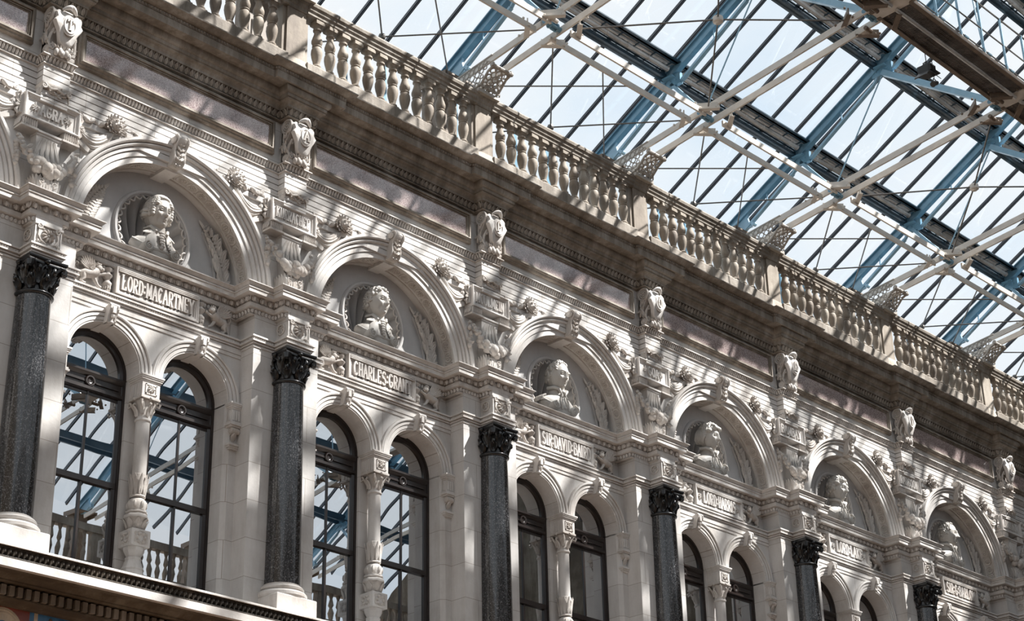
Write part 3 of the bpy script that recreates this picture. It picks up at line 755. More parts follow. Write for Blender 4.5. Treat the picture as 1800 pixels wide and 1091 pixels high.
for n in range(-1, 7):
    for x in WX:
        o = w0 if k == 0 else copy_tree(w0); k += 1
        o.name = 'window_%d' % k; o.location = ((n + x) * S, 0, 0); tag(o, kind='structure')

# ------------------------------------------------------------------ frieze: name plaques and winged lions
def frame_ring(m, x0, x1, z0, z1, prof):
    """mitred rectangular frame; prof = (inset, y)"""
    rings = [[(x0 + d, y, z0 + d), (x1 - d, y, z0 + d), (x1 - d, y, z1 - d), (x0 + d, y, z1 - d)] for d, y in prof]
    m.loft(rings, caps=False)
NAMES = ['LORD:MACARTNEY', 'CHARLES:GRANT', 'SIR:DAVID:BAIRD', 'LORD:HARRIS', 'LORD:LAKE', 'SIR:G:BARLOW']
NW = ['long two-word name', 'name of 12 letters', 'three-word name', 'two-word name between rosettes', 'short two-word name', 'name with a middle initial']
for n, t in enumerate(NAMES):
    root = E('name_plaque', (n + .5, 0, 2.5934), 'stone plaque with %s, over windows %s' % (NW[n], bay_words(n)), 'plaque', 'name plaques over the windows')
    m = MB(); w = .1655
    frame_ring(m, -w, w, 0, .0959, [(0, .112), (0, .0755), (.004, .0745), (.006, .0765), (.010, .077), (.012, .080), (.0155, .080), (.0165, .083), (.019, .084)])
    m.add([(-w + .019, .084, .019), (w - .019, .084, .019), (w - .019, .084, .0769), (-w + .019, .084, .0769)], [(0, 1, 2, 3)])
    for z in (.0795, .085): m.box(-w + .006, w - .006, .073, .078, z, z + .0028)
    m.build('frame', 'stone', root)
    m = MB(); wd = {0: .285, 1: .28, 2: .285, 3: .225, 4: .21, 5: .27}[n]
    letters(m, t, 0, .0465, wd, .050, .085, .0095, th=.20)
    if n in (3, 4):
        for s in (-1, 1): rosette(m, s * (wd / 2 + .020), .081, .045, .013, 6)
    m.build('lettering', 'stone', root)

def griffin():
    root = E('winged_lion_relief', (0, 0, 0)); yb = .110
    m = MB()                                 # vase/baluster between lion and plaque, at x = 0
    m.lathe((0, yb - .012, 0), [(.010, .002), (.014, .006), (.008, .012), (.008, .018), (.016, .026), (.017, .034), (.012, .040), (.008, .044), (.010, .050), (.017, .058), (.018, .062), (.011, .068), (.008, .074), (.013, .082), (.014, .088), (.006, .092)], 12)
    for i in range(6): m.blob((.012 * math.cos(PI * i / 5 + PI), yb - .012 + .012 * math.sin(PI * i / 5 + PI), .018), (.004, .004, .009), nu=5, nv=4)
    m.build('vase', 'carved', root)
    m = MB(); y = yb - .014                   # lion walks towards -x where the vase is
    m.tube([(.115, y, .038), (.100, y, .043), (.080, y - .003, .044), (.060, y - .006, .050), (.048, y - .008, .060)], [.010, .0165, .0155, .0175, .013], 10)
    m.blob((.044, y - .010, .070), (.0135, .011, .0135), nu=9, nv=6); m.blob((.033, y - .014, .067), (.008, .008, .0065), nu=7, nv=5)
    m.blob((.029, y - .018, .0695), (.003, .003, .003), nu=5, nv=4)
    for s in (-1, 1): m.blob((.046 + s * .004, y - .016, .082), (.0035, .003, .0045), nu=5, nv=4)
    for i in range(12):
        a = 2 * PI * i / 12; m.leaf((.050 + .007 * math.cos(a), y - .008, .069 + .009 * math.sin(a)), (math.cos(a), -.1, math.sin(a)), (0, -1, 0), .015, .009, .004)
    m.tube([(.058, y - .006, .044), (.044, y - .009, .050), (.028, y - .008, .056), (.016, y - .008, .060)], [.0075, .0065, .005, .006], 8)
    m.tube([(.062, y - .004, .040), (.052, y - .006, .024), (.042, y - .006, .012), (.030, y - .006, .007)], [.0085, .006, .0048, .0055], 8)
    m.tube([(.104, y - .004, .036), (.100, y - .006, .022), (.110, y - .005, .012), (.100, y - .005, .006), (.092, y - .006, .005)], [.0125, .009, .005, .0045, .005], 8)
    m.tube([(.118, y + .003, .036), (.122, y + .002, .022), (.132, y + .002, .010), (.124, y + .002, .005)], [.010, .007, .0045, .005], 8)
    lb = m.build('lion_body', 'carved', root)
    m = MB()
    for i in range(8):
        t = i / 7; a = math.radians(82 - 62 * t)
        m.leaf((.066 + .004 * i * .4, y - .012, .052), (math.cos(a), -.04, math.sin(a)), (0, -1, 0), .043 + .016 * math.sin(PI * t * .8), .0125, .0045, .004)
    for i in range(5):
        a = math.radians(80 - 55 * i / 4); m.leaf((.066, y - .016, .051), (math.cos(a), -.04, math.sin(a)), (0, -1, 0), .024, .010, .0045)
    m.build('wing', 'carved', lb)
    m = MB(); m.tube([(.117, y, .040), (.130, y, .048), (.136, y, .062), (.130, y, .074), (.121, y, .070), (.123, y, .061), (.129, y, .063)], [.0045, .0035, .003, .003, .003, .0028, .0035], 6)
    m.build('tail', 'carved', lb)
    m = MB(); m.box(-.018, .142, yb - .002, yb + .002, .0, .0945); m.build('ground_slab', 'stone', root)
    return root
g0 = griffin(); CH[g0] = [k for k in g0.children]; gl = []
for n in range(0, 6):
    for s in (1, -1):
        o = g0 if not gl else copy_tree(g0); gl.append(o)
        o.location = ((n + .5 + s * .1865) * S, 0, 2.591 * S); o.scale.x = s * .93
        tag(o, 'winged lion relief at the %s plaque end, over windows %s' % ('right' if s > 0 else 'left', bay_words(n)), 'relief', 'winged lion reliefs beside the name plaques')

# ------------------------------------------------------------------ big arches
def big_arch():
    root = E('lunette_arch', (0, 0, 0)); m = MB(); a = RI
    m.arc(0, 0, [(a + .016, .10), (a + .016, .052), (a, .052), (a, .046), (a + .019, .046), (a + .0195, .052), (a + .0215, .052), (a + .022, .0415), (a + .0385, .0415), (a + .039, .048), (a + .0412, .048), (a + .0417, .0365), (a + .052, .0365), (a + .0525, .042), (a + .0545, .042), (a + .055, .031), (a + .0600, .0275), (a + .065, .0285), (a + .0655, .034), (a + .0675, .034), (a + .068, .023), (a + .0725, .0195), (a + .082, .0195), (a + .082, .06)], n=56)
    for i in range(1, 11):                    # joints of the arch stones
        pass
    m.arc(0, 0, [(a + .004, .098), (a + .004, .143)], n=48, close=False)
    m.build('archivolt', 'stone', root)
    m = MB(); r = a - .0005                     # carved soffit: interlaced rings and flowers
    m.arc(0, 0, [(r + .006, .052), (r - .0015, .052), (r - .0015, .056), (r + .012, .057), (r + .012, .105), (r - .0015, .106), (r - .0015, .110), (r + .006, .110)], n=48)
    K = 24; yc = .081
    for i in range(K):
        th = PI * (i + .5) / K
        if abs(th - PI / 2) < .085: continue
        def T(v, th=th):
            u, w, h = v
            al = th + u / a; q = r + .0105 - h
            return V3(q * math.cos(al), yc + w, q * math.sin(al))
        m.T = T; m.torus((0, 0, .0045), .0182, .0042, 20, 6, ax='z')
        for j in range(6):
            b = PI / 3 * j + (i % 2) * .5; m.blob((.0086 * math.cos(b), .0086 * math.sin(b), .001), (.0043, .0043, .0095), nu=7, nv=5)
        m.blob((0, 0, .004), (.0045, .0045, .008), nu=7, nv=5)
        if i % 2 == 0:
            for sg in (-1, 1): m.blob((.0225, sg * .017, .001), (.005, .006, .009), nu=6, nv=4)
    m.T = None; m.build('soffit_carving', 'carved', root)
    m = MB()
    side = [(.05, RI + .002), (.026, RI + .002), (.014, RI + .012), (.008, RI + .030), (.010, RI + .05), (.004, RI + .066), (-.008, RI + .080), (-.012, RI + .094), (-.005, RI + .105), (.008, RI + .109), (.05, RI + .109)]
    m.prismx([(y, z) for y, z in side], -.021, .021)
    for s in (-1, 1):
        m.tube([(s * .0205, y - .001, z) for y, z in side[1:-1]], .0042, 6)
        m.spiral((s * .025, .010, RI + .092), .014, .003, 1.7, 1, PI, ax='x', n=16)
        m.blob((s * .024, .010, RI + .092), (.004, .012, .012), nu=8, nv=5)
    for i in range(4): m.leaf((0, .012 - i * .003, RI + .020 + i * .016), (0, -.15, -1), (0, -1, 0), -.03, .032 - i * .003, .006, .0)
    for s in (-1, 1):
        for i in range(4): m.leaf((s * .004, .008 - .003 * i, RI + .018 + i * .018), (s * .8, -.1, .8), (0, -1, 0), .018, .012, .005)
    for i in range(5): m.blob(((i - 2) * .008, .022, RI + .002 + .002 * abs(i - 2)), (.0058, .009, .006), nu=6, nv=4)
    m.build('keystone', 'carved', root)
    m = MB(); m.box(-.026, .026, .05, .138, RI - .008, RI + .004); m.build('soffit_block', 'stone', root)
    return root
repeat(big_arch(), [(n + .5, 0, CZ, 'large round moulded arch over the lunette, %s' % bay_words(n)) for n in range(-1, 7)], 'arch', 'large arches around the portrait busts')

def shell():
    root = E('shell_roundel', (0, 0, 0)); r0 = .153
    m = MB(); m.arc(0, 0, [(r0 + .006, .142), (r0 + .006, .134), (r0 + .002, .129), (r0 - .004, .128), (r0 - .008, .131), (r0 - .008, .136), (r0 - .012, .137), (r0 - .012, .15)], a0=0, a1=2 * PI, n=64)
    m.build('rim', 'tymp', root)
    m = MB(); n = 320; rings = []
    c = V3(0, .20, -.075)
    for k in range(13):
        t = k / 12; ring = []
        for i in range(n):
            a = 2 * PI * i / n; ex, ez = (r0 - .012) * math.cos(a), (r0 - .012) * math.sin(a)
            x = c.x + (ex - c.x) * t; z = c.z + (ez - c.z) * t
            dd = math.atan2(ez - c.z, ex); fl = abs(math.sin(dd * 11 + .5))
            y = .143 + .085 * math.sqrt(max(0, 1 - t * t)) + .040 * (1 - fl ** .75) * math.sin(min(1, t * 1.15) * PI / 2) - .012
            ring.append((x, y, z))
        rings.append(ring)
    rings.append([((r0 + .004) * math.cos(2 * PI * i / n), .147, (r0 + .004) * math.sin(2 * PI * i / n)) for i in range(n)])
    m.loft(rings, caps=False); m.build('fluted_shell', 'tymp', root, sharp=40)
    m = MB(); pts = []; rr = []
    for i in range(241):                      # ruffled ribbon round the edge
        a = 2 * PI * i / 240; w = math.sin(a * 30)
        pts.append(((.1345 + .0062 * w) * math.cos(a + .03 * math.cos(a * 30)), .1385 - .003 * math.cos(a * 30), (.1345 + .0062 * w) * math.sin(a + .03 * math.cos(a * 30)))); rr.append(.0032)
    m.tube(pts, rr, 6); m.build('ruffled_edge', 'carved', root, sharp=80)
    return root
repeat(shell(), [(n + .5, 0, 2.888, 'round shell-fluted niche with ruffled edge, %s' % bay_words(n)) for n in range(-1, 7)], 'roundel', 'shell niches behind the busts')

# ------------------------------------------------------------------ portrait busts
def gauss(x, s): return math.exp(-(x / s) ** 2)
def head_mesh(m, c, k, turn, tilt, seed, jaw=1.0, nose=1.0, brow=1.0, age=0.0):
    """a sculpted head, face looking along -y before turning"""
    nu, nv = 84, 66; c = Vector(c); ct, st = math.cos(turn), math.sin(turn); cl, sl = math.cos(tilt), math.sin(tilt)
    rings = []
    for i in range(nv + 1):
        el = PI / 2 - PI * i / nv; ring = []; e = math.degrees(el)
        for j in range(nu):
            u = 2 * PI * j / nu; az = math.degrees(u) - 180
            az = az - 26 * math.sin(math.radians(az)) * .8       # finer at the face
            a = math.radians(az); A = abs(az); s = 1
            x = math.sin(a) * math.cos(el); y = -math.cos(a) * math.cos(el); z = math.sin(el)
            low = max(0, -z)
            rx = .40 * (1 - .26 * low ** 1.3 * (1 if y < .3 else .6)); ry = .47 * (1 + .03 * (y > 0)); rz = .60 if z > 0 else .62
            if y > 0: rz = .60 if z > 0 else .50
            px, py, pz = x * rx, y * ry, z * rz
            if y < 0:                                           # flatter mask of the face
                py *= (1 - .10 * (1 - abs(z)))
                d = 0
                d += .030 * brow * (gauss(az - 19, 13) + gauss(az + 19, 13)) * gauss(e - 14, 5.5)
                d -= .075 * (gauss(A - 19, 10)) * gauss(e - 4, 6.5)
                d += .034 * gauss(A - 19, 6.5) * gauss(e - 4, 4.2)
                d += .006 * gauss(A - 19, 8) * gauss(e - 7.5, 1.3); d -= .008 * gauss(A - 19, 8) * gauss(e - .6, 1.2)
                d += .028 * gauss(A - 36, 13) * gauss(e + 10, 11)
                d -= .022 * (1 + age) * gauss(A - 33, 9) * gauss(e + 26, 9)
                t = (14 - e) / 30                                # nose: ridge growing to the tip
                if -0.1 < t < 1.12: d += nose * (.035 + .115 * max(0, min(1, t)) ** 1.3) * gauss(az, 5.5 + 2.5 * t) * (1 if t < .93 else max(0, 1 - (t - .93) / .16))
                d += .034 * gauss(A - 8.5, 4.5) * gauss(e + 13, 3.8)
                d += .030 * gauss(az, 16) * gauss(e + 26, 9)
                d += .022 * gauss(az, 12) * gauss(e + 23.5, 2.4); d -= .030 * gauss(az, 14) * gauss(e + 27.2, 1.5)
                d += .026 * gauss(az, 10.5) * gauss(e + 30.5, 2.6); d -= .022 * gauss(az, 12) * gauss(e + 35, 3.2)
                d -= .012 * gauss(az, 2.5) * gauss(e + 20, 2.5)
                d += .065 * jaw * gauss(az, 17) * gauss(e + 44, 8.5)
                d += .012 * gauss(az, 40) * gauss(e - 35, 14)
                d -= .010 * (1 + age) * gauss(A - 15 - (14 - abs(e + 22)) * .2, 2.2) * gauss(e + 20, 9)
                py -= d * (1.0 if A < 60 else .4); px += (d * .25) * (1 if x > 0 else -1) * (A > 20)
            px, py, pz = px, py * cl - pz * sl, py * sl + pz * cl
            px, py = px * ct - py * st, px * st + py * ct
            ring.append(tuple(c + V3(px, py, pz) * k))
        rings.append(ring)
    m.loft(rings)
    def P(px, py, pz):
        px, py, pz = px, py * cl - pz * sl, py * sl + pz * cl
        px, py = px * ct - py * st, px * st + py * ct
        return c + V3(px, py, pz) * k
    for s in (-1, 1):                            # eyeballs with lids, then ears
        m.blob(P(s * .150, -.362, .050), (.050 * k, .046 * k, .040 * k), nu=12, nv=9)
        up_ = [P(s * (.088 + .138 * q / 8), -.392 - .026 * math.sin(PI * q / 8) + .030 * (q / 8) ** 2, .052 + .040 * math.sin(PI * q / 8)) for q in range(9)]
        lo_ = [P(s * (.088 + .138 * q / 8), -.392 - .016 * math.sin(PI * q / 8) + .030 * (q / 8) ** 2, .048 - .026 * math.sin(PI * q / 8)) for q in range(9)]
        m.tube(up_, [(.006 + .009 * math.sin(PI * q / 8)) * k for q in range(9)], 8); m.tube(lo_, [(.005 + .005 * math.sin(PI * q / 8)) * k for q in range(9)], 8)
        m.tube([P(s * .385, .02, -.10), P(s * .41, .04, -.02), P(s * .43, .08, .07), P(s * .43, .12, .10), P(s * .42, .15, .06), P(s * .40, .12, -.02)], [.030 * k, .035 * k, .035 * k, .035 * k, .033 * k, .02 * k], 6)
        m.blob(P(s * .38, .06, -.01), (.05 * k, .07 * k, .10 * k), nu=7, nv=5)
    return P
def bust(i):
    root = E('portrait_bust', (0, 0, 0)); rd = R_(40 + i); k = .108; c = V3(-.004, .108, .062)
    turn = [.05, .12, .0, .16, .10, .42][i]; tilt = [.10, .02, .12, .08, .06, .05][i]
    m = MB()
    P = head_mesh(m, c, k, turn, tilt, i, jaw=[1.2, 1.3, 1.0, .9, 1.0, 1.2][i], nose=[.95, 1.1, .95, 1.05, 1.2, 1.15][i], brow=[1, 1.3, 1.1, .8, 1.1, 1.4][i], age=[.6, 1, .4, 0, .5, 1.2][i])
    # neck and chest as one continuous loft with the shoulders
    rings = []
    for z, rx, ry, yy, xx in ((.012, .031, .034, .120, 0), (-.004, .0315, .035, .124, 0), (-.018, .035, .037, .128, 0), (-.028, .048, .041, .130, 0), (-.036, .072, .046, .130, 0), (-.046, .088, .044, .128, 0), (-.062, .096, .044, .124, 0), (-.080, .088, .043, .120, 0), (-.095, .068, .040, .116, 0), (-.108, .046, .036, .112, 0)):
        rings.append([(xx + rx * (abs(math.cos(a)) ** .85) * (1 if math.cos(a) > 0 else -1), yy + ry * math.sin(a), z) for a in [2 * PI * q / 40 for q in range(40)]])
    m.loft(rings); body = m.build('head_and_shoulders', 'marble', root, sharp=60)
    # hair
    m = MB()
    def curl(az, el, r, out=1.0, ln=(1, 1, 1)):
        a, e = math.radians(az), math.radians(el)
        x, y, z = math.sin(a) * math.cos(e) * .405 * out, -math.cos(a) * math.cos(e) * .475 * out, math.sin(e) * .60 * out
        m.blob(P(x, y, z), (r * k * ln[0], r * k * ln[1], r * k * ln[2]), nu=8, nv=6)
    if i == 0:                                  # powdered wig: smooth cap with a roll over each ear
        for az in range(-180, 180, 11):
            for el in (24, 33, 42, 51, 60, 69, 78):
                if abs(az) < 38 and el < 44: continue
                curl(az + rd.uniform(-3, 3), el, .085, .985, (1.1, 1.1, .8))
        for az in range(60, 301, 14):
            for el in (15, 6, -3, -12): curl(az, el, .085, .985)
        for s in (-1, 1):
            for q in range(2): m.tube([P(s * .40, -.10 + .02 * q, -.02 - q * .12), P(s * .50, .02, -.02 - q * .12), P(s * .46, .20, -.02 - q * .12)], [.055 * k, .075 * k, .06 * k], 8)
    else:
        thick = [0, .062, .062, .085, .085, .045][i]; n = [0, 420, 380, 420, 460, 300][i]
        for q in range(n):
            az = rd.uniform(-180, 180); el = math.degrees(math.asin(rd.uniform(-.35, 1)))
            line = [0, 42, 50, 34, 36, 56][i] + rd.uniform(-3, 3)      # hairline height over the brow
            if abs(az) < 55 and el < line * (1 - (abs(az) / 90) ** 3): continue
            if abs(az) < 78 and el < 14: continue
            if abs(az) < 100 and el < -6: continue
            if el < -20 and i != 3: continue
            a = rd.uniform(0, PI)
            curl(az, el, thick * rd.uniform(.7, 1.2), .995, (rd.uniform(.7, 1.4), rd.uniform(.7, 1.4), rd.uniform(.7, 1.3)))
        if i == 3:
            for s in (-1, 1):
                for q in range(7): m.tube([P(s * .38, -.05 + q * .06, .25), P(s * .46, -.02 + q * .06, .05), P(s * .44, .02 + q * .06, -.18), P(s * .36, .06 + q * .05, -.34)], [.05 * k, .06 * k, .055 * k, .02 * k], 6)
            for q in range(8): m.tube([P(-.2 + q * .06, -.25, .50), P(-.22 + q * .065, -.42, .42), P(-.22 + q * .07, -.455, .30)], [.05 * k, .045 * k, .02 * k], 6)
    m.build('hair', 'marble', body, sharp=120)
    # dress
    m = MB()
    if i in (0, 1):                              # open coat with lapels and a neckcloth
        for s in (-1, 1):
            m.leaf((s * .030, .088, -.020), (s * .25, -.12, -1), (s * .3, -1, .3), .085, .036, .006, .006, 6)
            m.leaf((s * .026, .094, -.012), (s * .9, .1, -.35), (0, -.6, .8), .04, .03, .006)
            m.tube([(s * .020, .082, -.018), (s * .034, .098, .004), (s * .034, .135, .010)], .006, 6)
        for q in range(7):
            z = -.018 - q * .010; m.blob((rd.uniform(-.004, .004), .079 - q * .001, z), (.015 - q * .001, .006, .007), nu=7, nv=4)
        for q in range(4): m.blob((.030, .071, -.045 - q * .014), .003, nu=6, nv=4)
    else:                                        # uniform with a high collar
        for s in (-1, 1):
            m.tube([(s * .010, .082, -.026), (s * .024, .084, -.004), (s * .034, .104, .006), (s * .037, .135, .010)], [.004, .007, .008, .008], 7)
            m.tube([(s * .010, .080, -.024), (s * .018, .074, -.060), (s * .020, .072, -.095)], .0035, 6)
            for q in range(5): m.blob((s * .016, .073, -.040 - q * .013), .0032, nu=6, nv=4)
            if i < 5:
                for q in range(7): m.tube([(s * .088, .10 + q * .006, -.040), (s * .108, .098 + q * .007, -.050), (s * .110, .098 + q * .008, -.068)], .0035, 5)
        m.blob((.0, .080, -.014), (.014, .006, .010), nu=8, nv=4)
    m.tube([(-.098, .110, -.055), (-.05, .088, -.078), (0, .080, -.086), (.05, .086, -.078), (.098, .110, -.055)], [.004, .007, .008, .007, .004], 8)
    m.build('coat', 'marble', body, sharp=60)
    m = MB(); y = .082                           # scrolled socle
    m.loft([[(x, yy, z) for yy, z in ((y + .05, -.076), (y + .004, -.068 - .010 * math.cos(x * 26)), (y - .006, -.082 - .008 * math.cos(x * 26)), (y, -.098), (y + .05, -.104))] for x in [-.05 + q * .01 for q in range(11)]])
    for s in (-1, 1):
        m.loft([[(s * .054 + r * math.cos(2 * PI * q / 20), yy, -.085 + r * math.sin(2 * PI * q / 20)) for q in range(20)] for r, yy in ((.018, y + .05), (.0195, y + .02), (.019, y - .008), (.016, y - .010))])
        m.spiral((s * .054, y - .011, -.085), .0165, .0034, 2.1, -s, PI / 2, n=30, seg=6); m.blob((s * .054, y - .012, -.085), .0042, nu=7, nv=5)
    m.build('scroll_socle', 'marble', root, sharp=50)
    return root
BD = ['bust of a man in a wig and open coat', 'bust of a short-haired man in an open coat', 'bust of an officer with high stiff collar',
      'bust of a young officer with tousled hair', 'bust of a curly-haired man', 'bust of a balding man turned right']
for i in range(6):
    o = bust(i); o.location = ((i + .5) * S, 0, 2.888 * S)
    tag(o, '%s, %s' % (BD[i], bay_words(i)), 'bust', 'portrait busts in the lunettes')

# leaf sprays either side of the roundels
def spray(kind):
    m = MB(); rd = R_(7 + kind); stem = []
    for q in range(9):
        t = q / 8; a = math.radians(4 + 42 * t); stem.append((.296 * math.cos(a), .132, .296 * math.sin(a) * .98))
    m.tube(stem, [.007 - .0045 * q / 8 for q in range(9)], 6)
    for q in range(17):
        t = q / 16; a = math.radians(3 + 43 * t); w = .062 * math.sin(PI * min(1, .25 + t * .76)) ** .7 + .004
        p = V3(.296 * math.cos(a), .130, .296 * math.sin(a)); tn = V3(-math.sin(a), 0, math.cos(a)); rn = V3(math.cos(a), 0, math.sin(a))
        for s in (-1, 1):
            if kind == 0:
                g = rd.uniform(.35, 1.1)
                m.leaf(p + rn * s * .006, tn * 1.0 + rn * s * g + V3(0, -.15, 0), (0, -1, 0), w * rd.uniform(.55, .85), w * .36, .009, .007, 6)
                if q % 3 == 0: m.blob(p + rn * s * w * .3 + V3(0, -.006, 0), .0055, nu=7, nv=5)
            else:
                m.leaf(p, tn * .5 + rn * s, (0, -1, 0), w * .75, w * .62, .008, .005)
                m.blob(p + rn * s * w * .35 + V3(0, -.004, 0), (.006, .005, .007), nu=6, nv=4)
    m.leaf(V3(.296 * math.cos(math.radians(45)), .132, .296 * math.sin(math.radians(45))), (-1, 0, 1.1), (0, -1, 0), .035, .012, .004)
    m.tube([(.300, .126, .004), (.286, .118, .012), (.268, .124, .006)], [.006, .006, .003], 6)
    return m
for s, kd, side in ((1, 0, 'right'), (-1, 1, 'left')):
    o0 = spray(kd).build('leaf_spray', 'carved')
    for n in range(0, 6):
        o = o0
        if n: o = o0.copy(); col.objects.link(o)
        o.location = ((n + .5) * S, 0, 2.775 * S); o.scale.x = s
        tag(o, 'carved %s, %s side of the lunette %s' % ('laurel spray' if s > 0 else 'oak leaf spray', side, bay_words(n)), 'carving', 'leaf sprays beside the roundels')

# ------------------------------------------------------------------ spandrels: city plaques and their ornaments
def city(n):
    root = E('city_plaque', (n, 0, 3.0423), 'stone plaque lettered %s on the pier between two arches' % CITY[n], 'plaque', 'city plaques between the arches')
    m = MB(); w, h = .1016, .0898
    frame_ring(m, -w, w, 0, h, [(0, .045), (0, .0), (.003, -.0015), (.0055, .0), (.0065, .003), (.0095, .004), (.011, .0065), (.014, .007), (.015, .010), (.0175, .0108)])
    m.add([(-w + .0175, .0108, .0175), (w - .0175, .0108, .0175), (w - .0175, .0108, h - .0175), (-w + .0175, .0108, h - .0175)], [(0, 1, 2, 3)])
    m.build('frame', 'stone', root)
    m = MB(); t = CITY[n]; wd = {0: .083, 3: .066}.get(n, .152)
    letters(m, t, 0, h / 2 + .001, wd, .039 if n else .036, .0112, .0055, th=.17 if len(t) > 4 else .2)
    if n in (0, 3):
        for s in (-1, 1):
            rosette(m, s * (wd / 2 + (.018 if n == 0 else .018)), .0088, h / 2, .015 if n == 0 else .012, 8)
            m.box(s * (wd / 2 + .018) - .0012, s * (wd / 2 + .018) + .0012, .007, .0105, h / 2 - .022, h / 2 + .022)
    m.build('lettering', 'stone', root)
    for s in (-1, 1):                          # scrolled ears at both ends
        m = MB()
        m.tube([(s * .104, .02, .080), (s * .112, .018, .088), (s * .122, .022, .080), (s * .116, .024, .062), (s * .106, .020, .050), (s * .112, .020, .036), (s * .120, .022, .022), (s * .112, .020, .010)], [.004, .006, .006, .005, .004, .005, .006, .004], 6)
        m.box(s * .1, s * .112, .012, .045, .012, .082)
        m.leaf((s * .108, .016, .045), (s * 1, 0, .6), (0, -1, 0), .022, .014, .005); m.leaf((s * .108, .016, .045), (s * 1, 0, -.6), (0, -1, 0), .022, .014, .005)
        m.build('side_scroll', 'carved', root)
    for s in (-1, 1):                          # dentil-like leaf corbels under both ends
        m = MB()
        m.box(s * .048, s * .103, .006, .045, -.030, -.002)
        m.box(s * .044, s * .107, .000, .045, -.036, -.029)
        for i in range(7):
            x = s * (.052 + i * .0078); m.leaf((x, .004, -.003), (0, .1, -1), (0, -1, 0), .026, .008, .004, .002, 4)
        for i in range(4): m.leaf((s * .105, .012 + i * .009, -.004), (s * .1, 0, -1), (s, 0, 0), .026, .009, .004, .002, 4)
        m.build('leaf_corbel', 'carved', root)
    return root
for n in range(7): city(n)

def cap_bracket():
    m = MB()                                    # small flower-hung bracket above the plaque
    rings = []
    for z, w, y in ((.0, .030, .030), (.02, .031, .020), (.036, .038, .004), (.046, .050, -.008), (.052, .053, -.011), (.058, .053, -.011)):
        rings.append([(-w, y, z), (w, y, z), (w, .06, z), (-w, .06, z)])
    m.loft(rings); rd = R_(3)
    for i in range(20):
        x = rd.uniform(-.045, .045); z = .032 + .014 * abs(x) / .045 + rd.uniform(-.006, .010)
        y = -.004 + .010 * (1 - z / .05)
        m.blob((x, y, z), (.0065, .006, .0065), nu=6, nv=4)
        m.leaf((x, y, z), (rd.uniform(-1, 1), -.3, rd.uniform(-1, .6)), (0, -1, 0), .016, .010, .003)
    for s in (-1, 1):
        m.spiral((s * .047, -.010, .042), .0105, .0034, 1.4, s, PI / 2, n=14)
        m.tube([(s * .040, -.006, .050), (s * .024, -.014, .036), (s * .008, -.012, .042), (0, -.012, .046)], [.004, .0045, .004, .003], 6)
        for i in range(3): m.leaf((s * .046, .002 + i * .012, .044), (s * .2, 0, -1), (s, 0, 0), .032, .012, .005)
    for i in range(7): m.leaf((-.027 + i * .009, .024, .028), (0, -.1, -1), (0, -1, 0), .03, .008, .004)
    return m
o0 = cap_bracket().build('flower_bracket', 'carved')
for n in range(7):
    o = o0
    if n: o = o0.copy(); col.objects.link(o)
    o.location = (n * S, 0, 3.128 * S); tag(o, 'small carved flower bracket resting directly on %s' % PN(n), 'bracket', 'flower brackets above the plaques')

